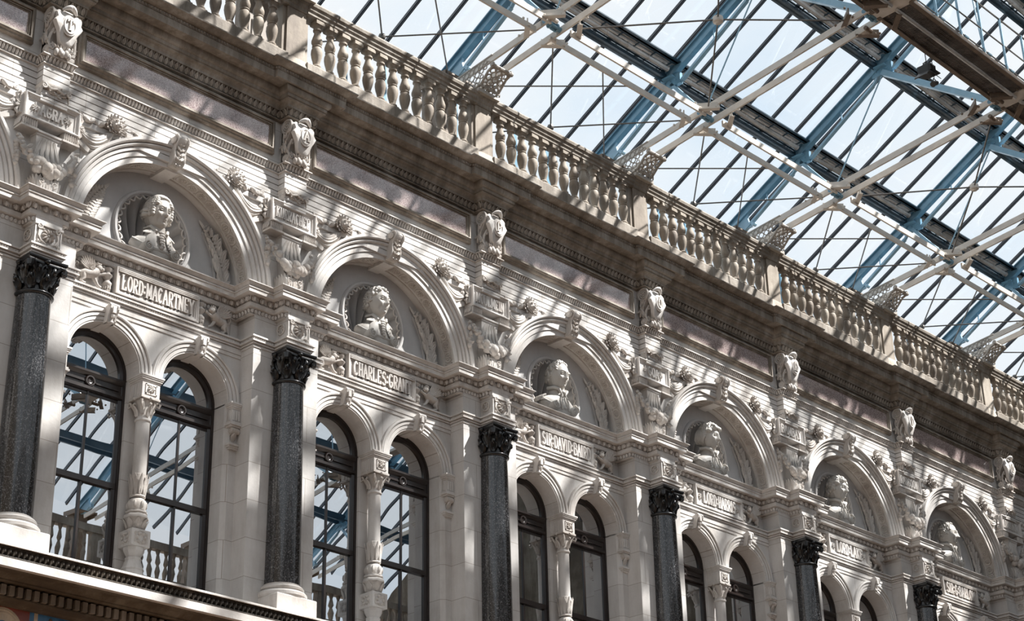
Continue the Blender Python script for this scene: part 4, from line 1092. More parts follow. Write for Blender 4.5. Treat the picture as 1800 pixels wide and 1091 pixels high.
def garland(seed):
    root = E('fruit_garland', (0, 0, 0)); rd = R_(seed)
    m = MB()                                     # tapering bracket with fluted neck and acanthus foot
    m.box(-.050, .050, .004, .05, .240, .247); m.box(-.047, .047, .008, .05, .232, .240)
    rings = []
    for z, w, y in ((.020, .034, .010), (.030, .036, -.006), (.060, .037, -.012), (.085, .034, .000), (.10, .032, .010), (.15, .036, .014), (.20, .042, .014), (.234, .045, .010)):
        rings.append([(-w, y, z), (w, y, z), (w, .06, z), (-w, .06, z)])
    m.loft(rings)
    m.build('bracket', 'stone', root)
    m = MB()
    for i in range(5): m.leaf(((i - 2) * .010, .013, .228), ((i - 2) * .16, -.02, -1), (0, -1, 0), .085, .015, .004, .002)
    m.build('neck_leaves', 'carved', root); m = MB()
    for i in range(7):
        x = (i - 3) * .0115; m.leaf((x * .7, -.006 + .0015 * abs(i - 3), .024), (x * 8, -.12, 1), (0, -1, 0), .062, .020, .006, -.004)
    for s in (-1, 1):
        for i in range(4): m.leaf((s * .036, .0 + i * .013, .026), (s * .2, 0, 1), (s, 0, 0), .055, .016, .006, .003)
        m.spiral((s * .022, -.012, .062), .011, .0035, 1.4, s, -PI / 2, n=14)
    m.build('acanthus', 'carved', root)
    m = MB(); n = 40
    for i in range(n):                          # swag of fruit
        t = i / (n - 1); x = -.098 + .196 * t; u = (2 * t - 1); z = .105 + .085 * abs(u) ** 2.2; R = .0135 * (1.25 - .55 * abs(u))
        r = R * rd.uniform(.75, 1.35); yy = .012 - .022 * (1 - u * u) + rd.uniform(-.014, .006); off = rd.uniform(-.015, .015) * (1.2 - abs(u))
        m.blob((x, yy, z + off), (r, r, r * rd.uniform(.9, 1.15)), nu=8, nv=6)
    for s in (-1, 1):                            # hanging ends
        for i in range(9):
            z = .205 - i * .012; r = rd.uniform(.007, .0115) * (1.1 - .3 * (i < 2)); m.blob((s * (.102 + rd.uniform(-.006, .006)), .020 + rd.uniform(-.006, 0), z), (r, r, r), nu=8, nv=5)
    fr = m.build('fruit', 'carved', root, sharp=60)
    m = MB()
    for i in range(44):
        t = rd.random(); x = -.1 + .2 * t; u = 2 * t - 1; z = .105 + .085 * abs(u) ** 2.2 + rd.uniform(-.014, .016)
        a = rd.uniform(0, 2 * PI); m.leaf((x, .004 - .018 * (1 - u * u), z), (math.cos(a), -.45, math.sin(a)), (0, -1, 0), rd.uniform(.016, .028), .013, .003, -.003)
    for s in (-1, 1):
        for i in range(8): m.leaf((s * .102, .018, .215 - i * .014), (s * rd.uniform(-1, 1), -.3, rd.uniform(-1, .5)), (0, -1, 0), .02, .011, .003)
    m.build('leaves', 'carved', fr)
    m = MB()                                     # small plinth the bracket foot stands on
    m.box(-.040, .040, -.018, .06, .008, .020); m.box(-.044, .044, -.022, .06, .014, .020); m.box(-.047, .047, -.020, .06, -.002, .008)
    m.build('plinth', 'stone', root)
    return root
gv = [garland(11), garland(23), garland(31)]
for g in gv: CH[g] = [k for k in g.children]
for n in range(7):
    o = gv[n] if n < 3 else copy_tree(gv[n % 3])
    o.location = (n * S, 0, 2.767 * S); tag(o, 'thick garland of carved fruit on a leafy bracket hanging under %s' % PN(n), 'garland', 'fruit garlands under the city plaques')

def lion():
    root = E('lion_mask', (0, 0, 0)); m = MB()
    m.blob((0, -.004, 0), (.017, .017, .021), nu=12, nv=9); m.blob((0, -.020, -.008), (.009, .009, .0075), nu=8, nv=6); m.blob((0, -.027, -.004), (.004, .003, .003), nu=6, nv=4)
    for s in (-1, 1):
        m.blob((s * .0065, -.0185, .005), (.003, .003, .0025), nu=6, nv=4); m.tube([(s * .002, -.021, .008), (s * .0065, -.021, .0105), (s * .012, -.017, .008)], .0022, 5)
        m.blob((s * .009, -.015, -.006), (.005, .005, .006), nu=6, nv=4)
    m.blob((0, -.019, -.018), (.006, .006, .004), nu=6, nv=4); face = m.build('face', 'carved', root, sharp=70)
    m = MB()
    for ring, (r, L, n) in enumerate(((.013, .030, 17), (.011, .020, 13))):
        for i in range(n):
            a = 2 * PI * (i + .5 * ring) / n
            if ring == 0 and 4.2 < a < 5.2: L2 = L * .7
            else: L2 = L
            m.leaf((r * math.cos(a), .004 - ring * .006, r * math.sin(a)), (math.cos(a), -.25, math.sin(a)), (0, -1, 0), L2 * .86, .0135, .005, .004)
    m.build('mane', 'carved', face)
    m = MB()                                     # cloth hanging from the mask up to the plaque (plaque is at -x)
    for k in range(6):
        pts = []; dip = .050 + .006 * k - .02
        for q in range(11):
            t = q / 10; x = -.004 - .116 * t; z = -.018 - (.036 + .003 * k) * t - (dip * .75 + k * .004) * math.sin(PI * t) * .8 - .012 * k * (1 - t) * .25
            pts.append((x, .022 - .018 * math.sin(PI * (k + .5) / 6), z))
        m.tube(pts, [.0035] + [.0072] * 9 + [.004], 6)
    for k in range(3): m.tube([(-.116, .012, -.040 - k * .006), (-.104, .004, -.058 - k * .004), (-.120, .010, -.076 - k * .004)], [.006, .008, .003], 6)
    m.prism([(-.118, -.086), (-.100, -.088), (-.076, -.106), (-.080, -.118), (-.090, -.116), (-.118, -.100)], .006, .030)
    m.build('drapery', 'carved', root, sharp=60)
    m = MB()
    pts = []
    for q in range(26):
        t = q / 25; x = -.02 - .090 * t; z = -.004 - .010 * t + .009 * math.sin(t * 15); pts.append((x, .008 - .006 * math.sin(t * 11), z))
    m.tube(pts, [.006 + .0025 * math.sin(q * 1.3) for q in range(26)], 6)
    m.leaf((-.105, .012, -.006), (-1, -.1, .8), (0, -1, 0), .022, .012, .004); m.leaf((-.105, .012, -.008), (-1, -.1, -.2), (0, -1, 0), .02, .010, .004)
    pts = []
    for q in range(26):
        t = q / 25; x = .022 + .080 * t; z = -.016 + .034 * t + .008 * math.sin(t * 14); pts.append((x, .012 - .005 * math.sin(t * 11), z))
    m.tube(pts, [.0065 - .003 * q / 25 + .002 * math.sin(q * 1.5) for q in range(26)], 6)
    m.build('ribbon', 'carved', root, sharp=60)
    return root
l0 = lion(); CH[l0] = [k for k in l0.children]; ll = []
for n in range(0, 7):
    for s in (1, -1):
        o = l0 if not ll else copy_tree(l0); ll.append(o)
        o.location = ((n + s * .250) * S, .024 * S, 3.158 * S); o.scale = (s * 1.13, 1.1, 1.13)
        tag(o, 'lion mask with spiky mane and cloth swag, %s of %s' % ('right' if s > 0 else 'left', PN(n)), 'carving', 'lion masks with drapery beside the city plaques')

# ------------------------------------------------------------------ lettered scroll consoles under the cornice
LET = ['T', 'A', 'P', 'O', 'R', 'I', 'O']
def console(n, root):
    m = MB()
    side = [(.03, .0), (-.012, .0), (-.016, .010), (-.012, .024), (.0, .040), (.006, .06), (.004, .085), (-.008, .105), (-.020, .125), (-.026, .145), (-.024, .165), (-.012, .178), (.03, .182)]
    m.prismx(side, -.048, .048); m.build('scroll_body', 'carved', root)
    for s in (-1, 1):
        m = MB()
        m.torus((s * .050, -.002, .150), .026, .0050, 22, 6, ax='x'); m.torus((s * .050, -.002, .150), .0165, .0032, 18, 5, ax='x')
        for i in range(6): m.blob((s * .050, -.002 + .008 * math.cos(i * PI / 3), .150 + .008 * math.sin(i * PI / 3)), .0045, nu=6, nv=4)
        m.spiral((s * .050, .002, .022), .017, .0038, 1.8, 1, PI, ax='x', n=18); m.blob((s * .049, .002, .022), (.004, .015, .015), nu=8, nv=5)
        rd = R_(9)
        for i in range(14): m.leaf((s * .048, rd.uniform(.0, .022), .045 + rd.random() * .075), (s * .3, rd.uniform(-1, 1), rd.uniform(-.6, 1)), (s, 0, 0), .022, .011, .005)
        m.tube([(s * .049, .010, .125), (s * .050, .016, .10), (s * .050, .006, .07), (s * .049, -.004, .045)], .004, 6)
        m.spiral((s * .040, -.014, .030), .013, .0042, 1.6, s, PI / 2, n=16); m.spiral((s * .040, -.020, .086), .009, .0034, 1.4, -s, -PI / 2, n=12)
        m.tube([(s * .040, -.022, .094), (s * .046, -.012, .07), (s * .050, -.010, .045), (s * .040, -.014, .020)], [.004, .005, .005, .004], 6)
        m.build('volute', 'carved', root)
    m = MB()                                     # shield
    out = [(0, .172), (.016, .170), (.022, .160), (.036, .166), (.048, .152), (.044, .134), (.054, .116), (.046, .100), (.036, .084), (.030, .062), (.024, .044), (.010, .036), (0, .034)]
    pts = out + [(-x, z) for x, z in out[-2:0:-1]]
    yy = lambda z: -.030 - .014 * math.sin(PI * min(1, max(0, (z - .03) / .15)))
    cx, cz = 0, .105
    m.loft([[(x * .96, yy(z) + .016, cz + (z - cz) * .97) for x, z in pts], [(x, yy(z) + .004, z) for x, z in pts], [(x * .93, yy(z) - .002, cz + (z - cz) * .94) for x, z in pts], [(x * .55, yy(z) - .007, cz + (z - cz) * .58) for x, z in pts]])
    m.tube([(-.026 + .0052 * q, -.040 - .012 * math.sin(PI * q / 10), .163 + .013 * math.sin(PI * q / 10)) for q in range(11)], [.004 + .005 * math.sin(PI * q / 10) for q in range(11)], 8)
    sh = m.build('shield', 'stone', root, sharp=45)
    m = MB(); m.torus((0, -.050, .108), .0255, .0040, 26, 6, sx=.82, sz=1.15); m.torus((0, -.0475, .108), .0315, .0032, 26, 5, sx=.82, sz=1.15)
    m.prism([(.0235 * .82 * math.cos(PI * i / 12), .108 + .0235 * 1.15 * math.sin(PI * i / 12)) for i in range(24)], -.040, -.0505)
    m.build('medallion', 'stone', sh)
    m = MB()
    for i in range(5): m.blob(((i - 2) * .0115, -.020 - .004 * (i % 2), .012 + .003 * (i % 2)), (.0085, .010, .014), nu=8, nv=6)
    for i in range(7): m.leaf(((i - 3) * .008, -.022, .026), ((i - 3) * .3, -.4, .5), (0, -1, 0), .016, .010, .004)
    m.build('gourds', 'carved', root, sharp=60)
c0 = E('letter_console', (0, 0, 3.291)); console(0, c0); CH[c0] = [k for k in c0.children]
for n in range(7):
    o = c0 if n == 0 else copy_tree(c0)
    o.location = (n * S, 0, 3.291 * S)
    tag(o, 'scrolled stone console with shield and oval letter %s, high above %s' % (LET[n], PN(n)), 'console', 'lettered consoles under the cornice')
for n, o in enumerate([q for q in list(col.objects) if q.name.startswith('letter_console')]):
    m = MB(); letters(m, LET[n], 0, .108, .021 if LET[n] != 'I' else .008, .038, -.0500, .0060, th=.15); m.build('raised_letter', 'carved', o)

# ------------------------------------------------------------------ pink granite panels
def granite_panel():
    root = E('granite_panel', (0, 0, 0)); m = MB()
    frame_ring(m, -.417, .417, 3.3245, 3.4605, [(0, .04), (0, .024), (.003, .021), (.007, .0205), (.010, .0145), (.014, .012), (.018, .013), (.0183, .0235), (.0205, .0235), (.0208, .0175), (.0240, .0175), (.0243, .0235), (.0262, .0235), (.0264, .0205), (.0285, .0205), (.0286, .026)])
    m.build('frame', 'weather', root)
    m = MB(); m.box(-.389, .389, .0235, .034, 3.3522, 3.4330); m.build('slab', 'pgran', root)
    return root
repeat(granite_panel(), [(n + .5, 0, 0, 'polished pink granite panel in moulded frame, %s' % bay_words(n)) for n in range(-1, 7)], 'panel', 'granite panels under the cornice')

# ------------------------------------------------------------------ balustrades
BX = [.1087 + .0652 * i for i in range(13)]
def balustrade():
    root = E('balustrade', (0, 0, 0)); m = MB()
    m.prismx([(-.030, 3.655), (.0, 3.660), (.004, 3.664), (.010, 3.666), (.010, 3.766), (.012, 3.770), (.058, 3.770), (.058, 3.655)], .047, .953)
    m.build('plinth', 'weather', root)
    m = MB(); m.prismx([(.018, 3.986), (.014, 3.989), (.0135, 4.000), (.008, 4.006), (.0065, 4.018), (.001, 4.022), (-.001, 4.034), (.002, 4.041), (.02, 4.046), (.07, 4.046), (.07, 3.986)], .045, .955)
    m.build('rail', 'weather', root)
    m = MB()
    m.box(-.0185, .0185, -.0185, .0185, 3.769, 3.7775)
    m.lathe((0, 0, 0), [(.0165, 3.7775), (.0180, 3.781), (.0185, 3.785), (.016, 3.789), (.0125, 3.7915), (.0125, 3.796), (.0145, 3.806), (.0195, 3.824), (.0222, 3.842), (.0215, 3.857), (.0175, 3.868), (.0155, 3.871), (.0185, 3.873), (.0185, 3.877), (.0155, 3.879),
                         (.0175, 3.882), (.0215, 3.892), (.0215, 3.901), (.0180, 3.913), (.0135, 3.927), (.0115, 3.939), (.0120, 3.9435), (.0165, 3.945), (.0165, 3.951), (.0130, 3.953), (.0135, 3.957), (.0175, 3.963), (.0195, 3.968)], 18)
    m.box(-.0205, .0205, -.0205, .0205, 3.968, 3.979); m.box(-.0185, .0185, -.0185, .0185, 3.979, 3.987)
    b = m.build('baluster', 'balustone', root, sharp=30)
    for i, x in enumerate(BX):
        o = b if i == 0 else b.copy()
        if i: col.objects.link(o); o.parent = root
        o.location = (x * S, .035 * S, 0); o.rotation_euler.z = 0
    return root
repeat(balustrade(), [(n, 0, 0, 'run of thirteen turned stone balusters, %s' % bay_words(n)) for n in range(-1, 7)], 'balustrade', 'balustrade runs along the roof edge')
def die():
    root = E('balustrade_pier', (0, 0, 0)); m = MB()
    rings = []
    for z, a, y in ((3.655, .058, -.012), (3.700, .056, .004), (3.745, .053, .014), (3.770, .0475, .022), (3.776, .0455, .0265), (3.990, .0455, .0265)):
        rings.append([(-a, y, z), (a, y, z), (a, .085, z), (-a, .085, z)])
    m.loft(rings); m.build('shaft', 'balustone', root)
    m = MB()
    for s in (-1, 1): m.box(s * .046, s * .062, .034, .075, 3.770, 3.99)
    m.build('side_pilaster', 'balustone', root)
    m = MB(); rings = []
    for z, a, y in ((3.988, .047, .024), (3.992, .051, .021), (4.004, .052, .020), (4.009, .058, .016), (4.020, .060, .014), (4.024, .067, .008), (4.038, .0725, .003), (4.044, .0725, .003), (4.050, .064, .012)):
        rings.append([(-a, y, z), (a, y, z), (a, .09, z), (-a, .09, z)])
    m.loft(rings); m.build('cap', 'weather', root)
    return root
repeat(die(), [(n, 0, 0, 'square stone balustrade pier with projecting cap, above %s' % PN(n)) for n in range(0, 7)], 'pier', 'balustrade piers')

# ================================================================== THE IRON AND GLASS ROOF
RID = -2.66                                       # ridge line
ZR = lambda y: 4.393 - .556 * y if y >= RID else 4.393 - .556 * (2 * RID - y)
def roofpt(x, y, off=0): return (x, y, ZR(y) + off)
YE = .31; YE2 = 2 * RID - YE
NY = (-.376, -1.250)                              # the nodes of the tie
PY = (-.2006, -.7086, -1.215, -1.72, -2.22)
zt = lambda y: 4.198 + (-.376 - y) * .1162
def truss():
    root = E('roof_truss', (0, 0, 0))
    # rafters: twin-angle I-beam, both slopes
    for sgn, nm in ((1, 'a'), (-1, 'b')):
        f = (lambda y: y) if sgn > 0 else (lambda y: 2 * RID - y)
        A = V3(0, f(.335), ZR(f(.335)) - .002); B = V3(0, RID, ZR(RID) - .002)
        d = (B - A).normalized(); up = V3(0, 0, 1); up = (up - d * up.dot(d)).normalized()
        m = MB(); m.bar(A, B, .0075, .042, up)
        for q in (-1, 1): m.bar(A + up * .021 * q, B + up * .021 * q, .030, .005, up)
        for k in range(34):
            p = A + (B - A) * ((k + .5) / 34)
            for s in (-1, 1): m.blob(p + up * -.024 + V3(s * .010, 0, 0), .0026, nu=5, nv=3)
        m.build('rafter', 'blue', root)
        # light bar below each rafter, one length between each pair of joints
        ys = [.235] + list(PY)
        for i in range(len(ys) - 1):
            if i > 2 and sgn < 0: pass
            y0, y1 = ys[i], ys[i + 1]; m = MB()
            a = V3(0, f(y0), ZR(f(y0)) - .065); b = V3(0, f(y1), ZR(f(y1)) - .035)
            t = (b - a); dn = V3(0, 0, -.034)
            p1 = a + t * .12 + dn; p2 = a + t * .88 + dn
            m.bar(a, p1, .016, .010); m.bar(p1, p2, .020, .012); m.bar(p2, b, .016, .010)
            mid = (p1 + p2) / 2; m.tube([mid, mid + V3(0, 0, .085)], .004, 6)
            m.build('stiffening_bar', 'bluel', root)
        for y in PY[:4]:
            m = MB(); q = V3(0, f(y), ZR(f(y)) - .03)
            m.box(-.010, .010, q.y - .055, q.y + .055, q.z - .045, q.z + .012); m.box(-.035, .035, q.y - .03, q.y + .03, q.z - .008, q.z - .001)
            for s in (-1, 1):
                for k in (-1, 0, 1): m.blob((s * .012, q.y + k * .03, q.z - .02), .0042, nu=6, nv=4)
            m.build('rafter_gusset', 'blue', root)
        # struts and rods between tie and rafter
        m = MB()
        na, nb = V3(0, f(NY[0]), zt(NY[0]) + .015), V3(0, f(NY[1]), zt(NY[1]) + .02)
        r1, r2 = V3(0, f(PY[0]), ZR(PY[0]) - .06), V3(0, f(PY[1]), ZR(PY[1]) - .06)
        m.bar(na, r1, .020, .016, (0, 1, 0)); m.build('strut', 'bluel', root)
        m = MB(); m.bar(nb, r2, .030, .028, (0, 1, 0)); m.build('strut', 'bluel', root)
        m = MB(); m.tube([na + V3(0, 0, .02), r2], .0038, 6); m.build('tie_rod', 'bluel', root); m = MB(); m.tube([nb + V3(0, 0, .02), V3(0, f(PY[2]), ZR(PY[2]) - .05)], .0038, 6); m.build('tie_rod', 'bluel', root)
        # twin cream flats: wall to node A to node B
        for s in (-1, 1):
            m = MB()
            m.bar((s * .047, f(.12), zt(.12) - .002), (s * .047, f(NY[0]), zt(NY[0])), .009, .030)
            m.bar((s * .047, f(NY[0] + .02), zt(NY[0] + .02)), (s * .047, f(NY[1] - .02), zt(NY[1] - .02)), .009, .030)
            m.build('tie_flat', 'white', root)
        m = MB(); m.bar((0, f(NY[1]), zt(NY[1])), (0, RID, zt(NY[1]) + .05), .075, .018); m.build('upper_tie', 'white', root)
        # node fittings
        for y, big in ((NY[0], 0), (NY[1], 1)):
            z = zt(y); yy = f(y); m = MB()
            m.tube([(-.052, yy, z), (.052, yy, z)], .0115, 10); m.torus((-.02, yy, z), .014, .005, 14, 5, ax='x'); m.torus((.02, yy, z), .014, .005, 14, 5, ax='x')
            for k in range(5):
                a = 2 * PI * k / 5; m.blob((.0, yy + .014 * math.cos(a), z + .014 * math.sin(a)), (.024, .006, .006), nu=6, nv=4)
            m.build('pin_joint', 'blue', root)
            for s in (-1, 1):
                for q in (-1, 1):
                    m = MB(); a_, b_ = V3(s * .112, yy + q * .036, z - .014), V3(s * .044, yy + q * .108, z - .008)
                    m.bar(a_, b_, .005, .034); m.bar(a_ + V3(0, 0, -.016), b_ + V3(0, 0, -.016), .022, .004)
                    for e in (.15, .85): m.blob(a_ + (b_ - a_) * e + V3(0, 0, -.004), .0062, nu=7, nv=5)
                    for p, t in ((.052, .14), (.052, .055), (.13, .042)): m.blob((s * p, yy + q * t, z - .003), .0060, nu=7, nv=5)
                    if q == s: m.tube([(s * .03, yy + s * .05, z - .018), (s * .075, yy + s * .05, z - .018)], .0095, 8)
                    m.build('node_plate', 'tan' if big else 'white', root)
        # wall plate, shelf and gusset at the foot
        m = MB(); y0, y1 = f(.335), f(.16); lo, hi = min(y0, y1), max(y0, y1)
        m.loft([[(x, f(.30), 4.20), (x, f(.118), 4.212), (x, f(.132), 4.232), (x, f(.142), 4.269), (x, f(.135), 4.305), (x, f(.30), 4.235)] for x in (-.006, .006)])
        m.tube([(-.012, f(.110), 4.222), (.012, f(.110), 4.222)], .010, 8)
        m.build('foot_gusset', 'bluel', root)
        m = MB(); m.box(-.085, .085, lo, hi, 4.196, 4.204); m.box(-.085, -.078, lo, hi, 4.17, 4.2); m.box(.078, .085, lo, hi, 4.17, 4.2)
        m.box(-.06, .06, min(f(.33), f(.24)), max(f(.33), f(.24)), 3.66, 4.196)
        m.build('shelf_plate', 'tan', root)
    return root
TN = range(-2, 7)
sp = []
for n in TN:
    w = ('above %s' % PN(n)) if 2 <= n < 7 else ('past the right end' if n > 6 else 'near the left end, seen in reflections')
    sp.append((n, 0, 0, 'blue iron roof truss with cream tie bars, %s' % w))
repeat(truss(), sp, 'roof truss', 'iron trusses of the glass roof')

def bracket():
    root = E('iron_bracket', (0, 0, 0)); m = MB()
    # side cheeks: curved outline of pierced rings
    cur = [(.06, 4.045), (.02, 4.050), (-.012, 4.062), (-.036, 4.085), (-.058, 4.108), (-.082, 4.118)]
    for s in (-1, 1):
        X = s * .052
        m.tube([(X, y, z) for y, z in cur], .0055, 6); m.tube([(X, .12, 4.152), (X, -.085, 4.176)], .0045, 6); m.tube([(X, .12, 4.045), (X, .12, 4.155)], .0045, 6)
        for (y, z, r) in ((.10, 4.135, .014), (.068, 4.138, .013), (.038, 4.142, .012), (.010, 4.145, .013), (-.018, 4.150, .011), (-.042, 4.156, .009), (.10, 4.105, .014), (.068, 4.108, .014), (.036, 4.112, .014), (.006, 4.116, .013), (-.02, 4.124, .011), (-.042, 4.132, .009), (.10, 4.074, .014), (.067, 4.077, .014), (.034, 4.081, .014), (.002, 4.087, .013), (-.02, 4.098, .009), (-.06, 4.146, .008)):
            m.torus((X, y, z), r, .0030, 10, 4, ax='x')
        m.spiral((X, -.086, 4.128), .013, .005, 1.3, 1, -PI / 2, ax='x', n=12)
    m.build('pierced_cheek', 'iron', root)
    m = MB()                                      # curved pierced soffit
    for i in range(10):
        t = i / 9; k = t * 4.999; j = int(k); q = k - j; y = cur[j][0] * (1 - q) + cur[j + 1][0] * q; z = cur[j][1] * (1 - q) + cur[j + 1][1] * q
        dy = cur[j + 1][0] - cur[j][0]; dz = cur[j + 1][1] - cur[j][1]; l = math.hypot(dy, dz); dy /= l; dz /= l
        for x in ((-.034, 0, .034) if i % 2 == 0 else (-.017, .017)):
            m.T = lambda v, x=x, y=y, z=z, dy=dy, dz=dz: V3(x + v.x, y + v.y * dy - v.z * dz, z + v.y * dz + v.z * dy)
            m.torus((0, 0, 0), .0125, .0038, 8, 4, ax='z')
    m.T = None
    for x in (-.05, .05): m.tube([(x, y, z) for y, z in cur], .004, 5)
    m.tube([(-.062, -.086, 4.124), (.062, -.086, 4.124)], .0085, 8)
    m.build('pierced_soffit', 'iron', root)
    m = MB(); m.box(-.062, .062, -.012, .06, 4.030, 4.046)
    for i in range(5):
        for s in (-1, 1): m.spiral((-.048 + i * .024, -.016, 4.060), .0105, .0032, 1.3, s, PI / 2, n=12)
    for s in (-1, 1):
        for i in range(3): m.torus((s * .063, .0 + i * .026, 4.060), .0105, .0032, 12, 5, ax='x')
    m.build('scroll_base', 'iron', root)
    return root
repeat(bracket(), [(n, 0, 0, 'pierced cast iron bracket behind the balustrade pier above %s' % PN(n)) for n in range(1, 7)], 'bracket', 'pierced iron roof brackets')

# longitudinal members, one length per bay
def purlin(y, big, bay):
    m = MB(); z = ZR(y) + .012
    for dy, h, w in ((.030, .046, .012), (-.046, .014, .010)):
        yy = y + dy; zz = z - .556 * dy
        m.box(0, 1, yy - w / 2, yy + w / 2, zz - h / 2, zz + h / 2); m.box(0, 1, yy - .017, yy + .017, zz - h / 2, zz - h / 2 + .005); m.box(0, 1, yy - .010, yy + .010, zz + h / 2 - .005, zz + h / 2)
    for i in range(9): m.box(.05 + i * .1125, .056 + i * .1125, y - .046, y + .03, z + .004, z + .010)
    return m
def gutter(y):
    m = MB(); z = ZR(y) + .012; rd = R_(5)
    m.tube([(.03, y - .002, z), (.33, y - .004, z + .002), (.66, y + .002, z), (.97, y - .002, z)], .0125, 8)
    m.tube([(.05, y - .018, z + .012), (.5, y - .014, z + .010), (.95, y - .018, z + .013)], .006, 6)
    for i in range(7):
        x = .08 + i * .14; m.tube([(x, y - .014, z + .01), (x + .02, y + .008, z + .022), (x + .045, y - .004, z + .006)], .004, 5)
        m.torus((x + .05, y - .002, z), .0135, .002, 10, 4, ax='x')
    m.box(0, 1, y - .038, y + .006, z + .020, z + .023)
    return m
for i, y in enumerate(PY):
    proot = E('purlin', (0, 0, 0)); purlin(y, True, 0).build('channel_pair', 'navy', proot); gutter(y).build('service_pipes', 'duct', proot); CH[proot] = [k for k in proot.children]; fst = True
    for n in range(-2, 7):
        o = proot if fst else copy_tree(proot); fst = False; o.location.x = n * S
        row = ('lowest', 'second', 'third', 'fourth', 'topmost')[i]
        tag(o, 'dark blue purlin with pipes, %s row, %s' % (row, ('right of the truss above %s' % PN(n)) if 0 <= n < 7 else ('left of the view' if n < 0 else 'past the right end')), 'purlin', 'purlins of the glass roof')
for i, y in enumerate(PY):
    m = purlin(2 * RID - y, True, 0); 
    m2 = MB(); 
    yy = 2 * RID - y; z = ZR(yy)
    m2.box(-2, 7, yy - .045, yy - .03, z - .02, z + .03); m2.box(-2, 7, yy + .03, yy + .045, z - .02, z + .03)
    o = m2.build('purlin', 'navy'); tag(o, 'dark blue purlin of the opposite roof slope, behind the viewer', 'purlin', 'far slope purlins')
m = MB(); m.box(-2, 7, RID - .02, RID + .02, ZR(RID) - .04, ZR(RID) + .03); tag(m.build('ridge_beam', 'navy'), 'dark blue ridge beam at the top of the glass roof', 'beam')

def long_bars():
    root = E('wind_girder', (0, 0, 0)); z = 4.172; y = NY[0]
    for s in (-1, 1):
        m = MB(); m.box(.060, .940, y + s * .042 - .0045, y + s * .042 + .0045, z - .014, z + .014)
        if s > 0:
            for x in (.3544, .5124, .10, .90): m.blob((x, y + .050, z), .0068, nu=7, nv=5)
        m.build('flat_bar', 'white', root)
    m = MB(); A, B = V3(.3544, y + .044, z - .012), V3(.5124, y + .044, z - .012)
    m.tube([A, (.975, .20, 4.20)], .0034, 6); m.tube([B, (.03, .16, 4.17)], .0034, 6); m.build('hanger_rod', 'rod', root)
    m = MB(); c = (.5, .10, 4.14)
    m.tube([(.075, y + .07, 4.178), c, (.694, .290, 4.113)], .0036, 6); m.tube([(.925, y + .07, 4.178), c, (.306, .290, 4.113)], .0036, 6)
    m.lathe(c, [(.003, -.014), (.013, -.009), (.015, 0), (.013, .009), (.003, .014)], 12); m.build('cross_rods', 'rod', root)
    return root
repeat(long_bars(), [(n, 0, 0, 'cream flat bars with thin rods linking two trusses, %s' % bay_words(n)) for n in range(0, 7)], 'girder', 'cream bars linking the trusses')
def cross_brace():
    root = E('cross_bracing', (0, 0, 0)); c = V3(.5, -.835, 4.245)
    for a, b in (((.075, NY[0] - .07, 4.186), (.925, NY[1] + .07, 4.276)), ((.925, NY[0] - .07, 4.186), (.075, NY[1] + .07, 4.276))):
        m = MB(); m.tube([a, c, b], .0040, 6); m.build('rod', 'rod', root)
    m = MB(); m.lathe(tuple(c), [(.004, -.020), (.012, -.0195), (.013, -.017), (.0215, -.012), (.0225, .0), (.0215, .010), (.012, .016), (.004, .018)], 18); m.torus((c.x, c.y, c.z - .0195), .0075, .002, 12, 5, ax='z'); m.build('boss', 'white', root)
    return root
repeat(cross_brace(), [(n, 0, 0, 'thin bracing rods meeting at a round boss, %s' % bay_words(n)) for n in (2, 4, 6, 0)], 'bracing', 'rod bracing with round bosses')

# glazing bars and glass
gb = 1.495 - .1865 * 18; nb = 0
m = MB(); off = .045
A, B = V3(0, YE, ZR(YE) + off), V3(0, RID, ZR(RID) + off)
up = V3(0, 0, 1)
m.bar(A, B, .0105, .014, up); m.bar(A + V3(0, 0, -.010), B + V3(0, 0, -.010), .005, .010, up)
b0 = m.build('glazing_bar', 'bar')
m = MB(); A2, B2 = V3(0, YE2, ZR(YE2) + off), V3(0, RID, ZR(RID) + off); m.bar(A2, B2, .0105, .026, up); b1 = m.build('glazing_bar', 'bar')
k = 0
while True:
    x = gb + .1865 * k
    if x > 7: break
    o = b0 if k == 0 else b0.copy()
    if k: col.objects.link(o)
    o.location.x = x * S; tag(o, 'thin black glazing bar of the near roof slope above the facade', 'glazing bar', 'glazing bars of the near roof slope')
    o = b1 if k == 0 else b1.copy()
    if k: col.objects.link(o)
    o.location.x = x * S; tag(o, 'thin black glazing bar of the roof slope behind the viewer', 'glazing bar', 'glazing bars of the far roof slope')
    k += 1
m = MB()
ra = gb; rb = gb + .1865 * (k - 1)
m.add([(ra, YE, ZR(YE) + off + .006), (rb, YE, ZR(YE) + off + .006), (rb, RID, ZR(RID) + off + .006), (ra, RID, ZR(RID) + off + .006)], [(0, 1, 2, 3)])
m.add([(ra, YE2, ZR(YE2) + off + .006), (rb, YE2, ZR(YE2) + off + .006), (rb, RID, ZR(RID) + off + .006), (ra, RID, ZR(RID) + off + .006)], [(0, 1, 2, 3)])
g = m.build('ceiling', 'rglass'); tag(g, kind='structure')
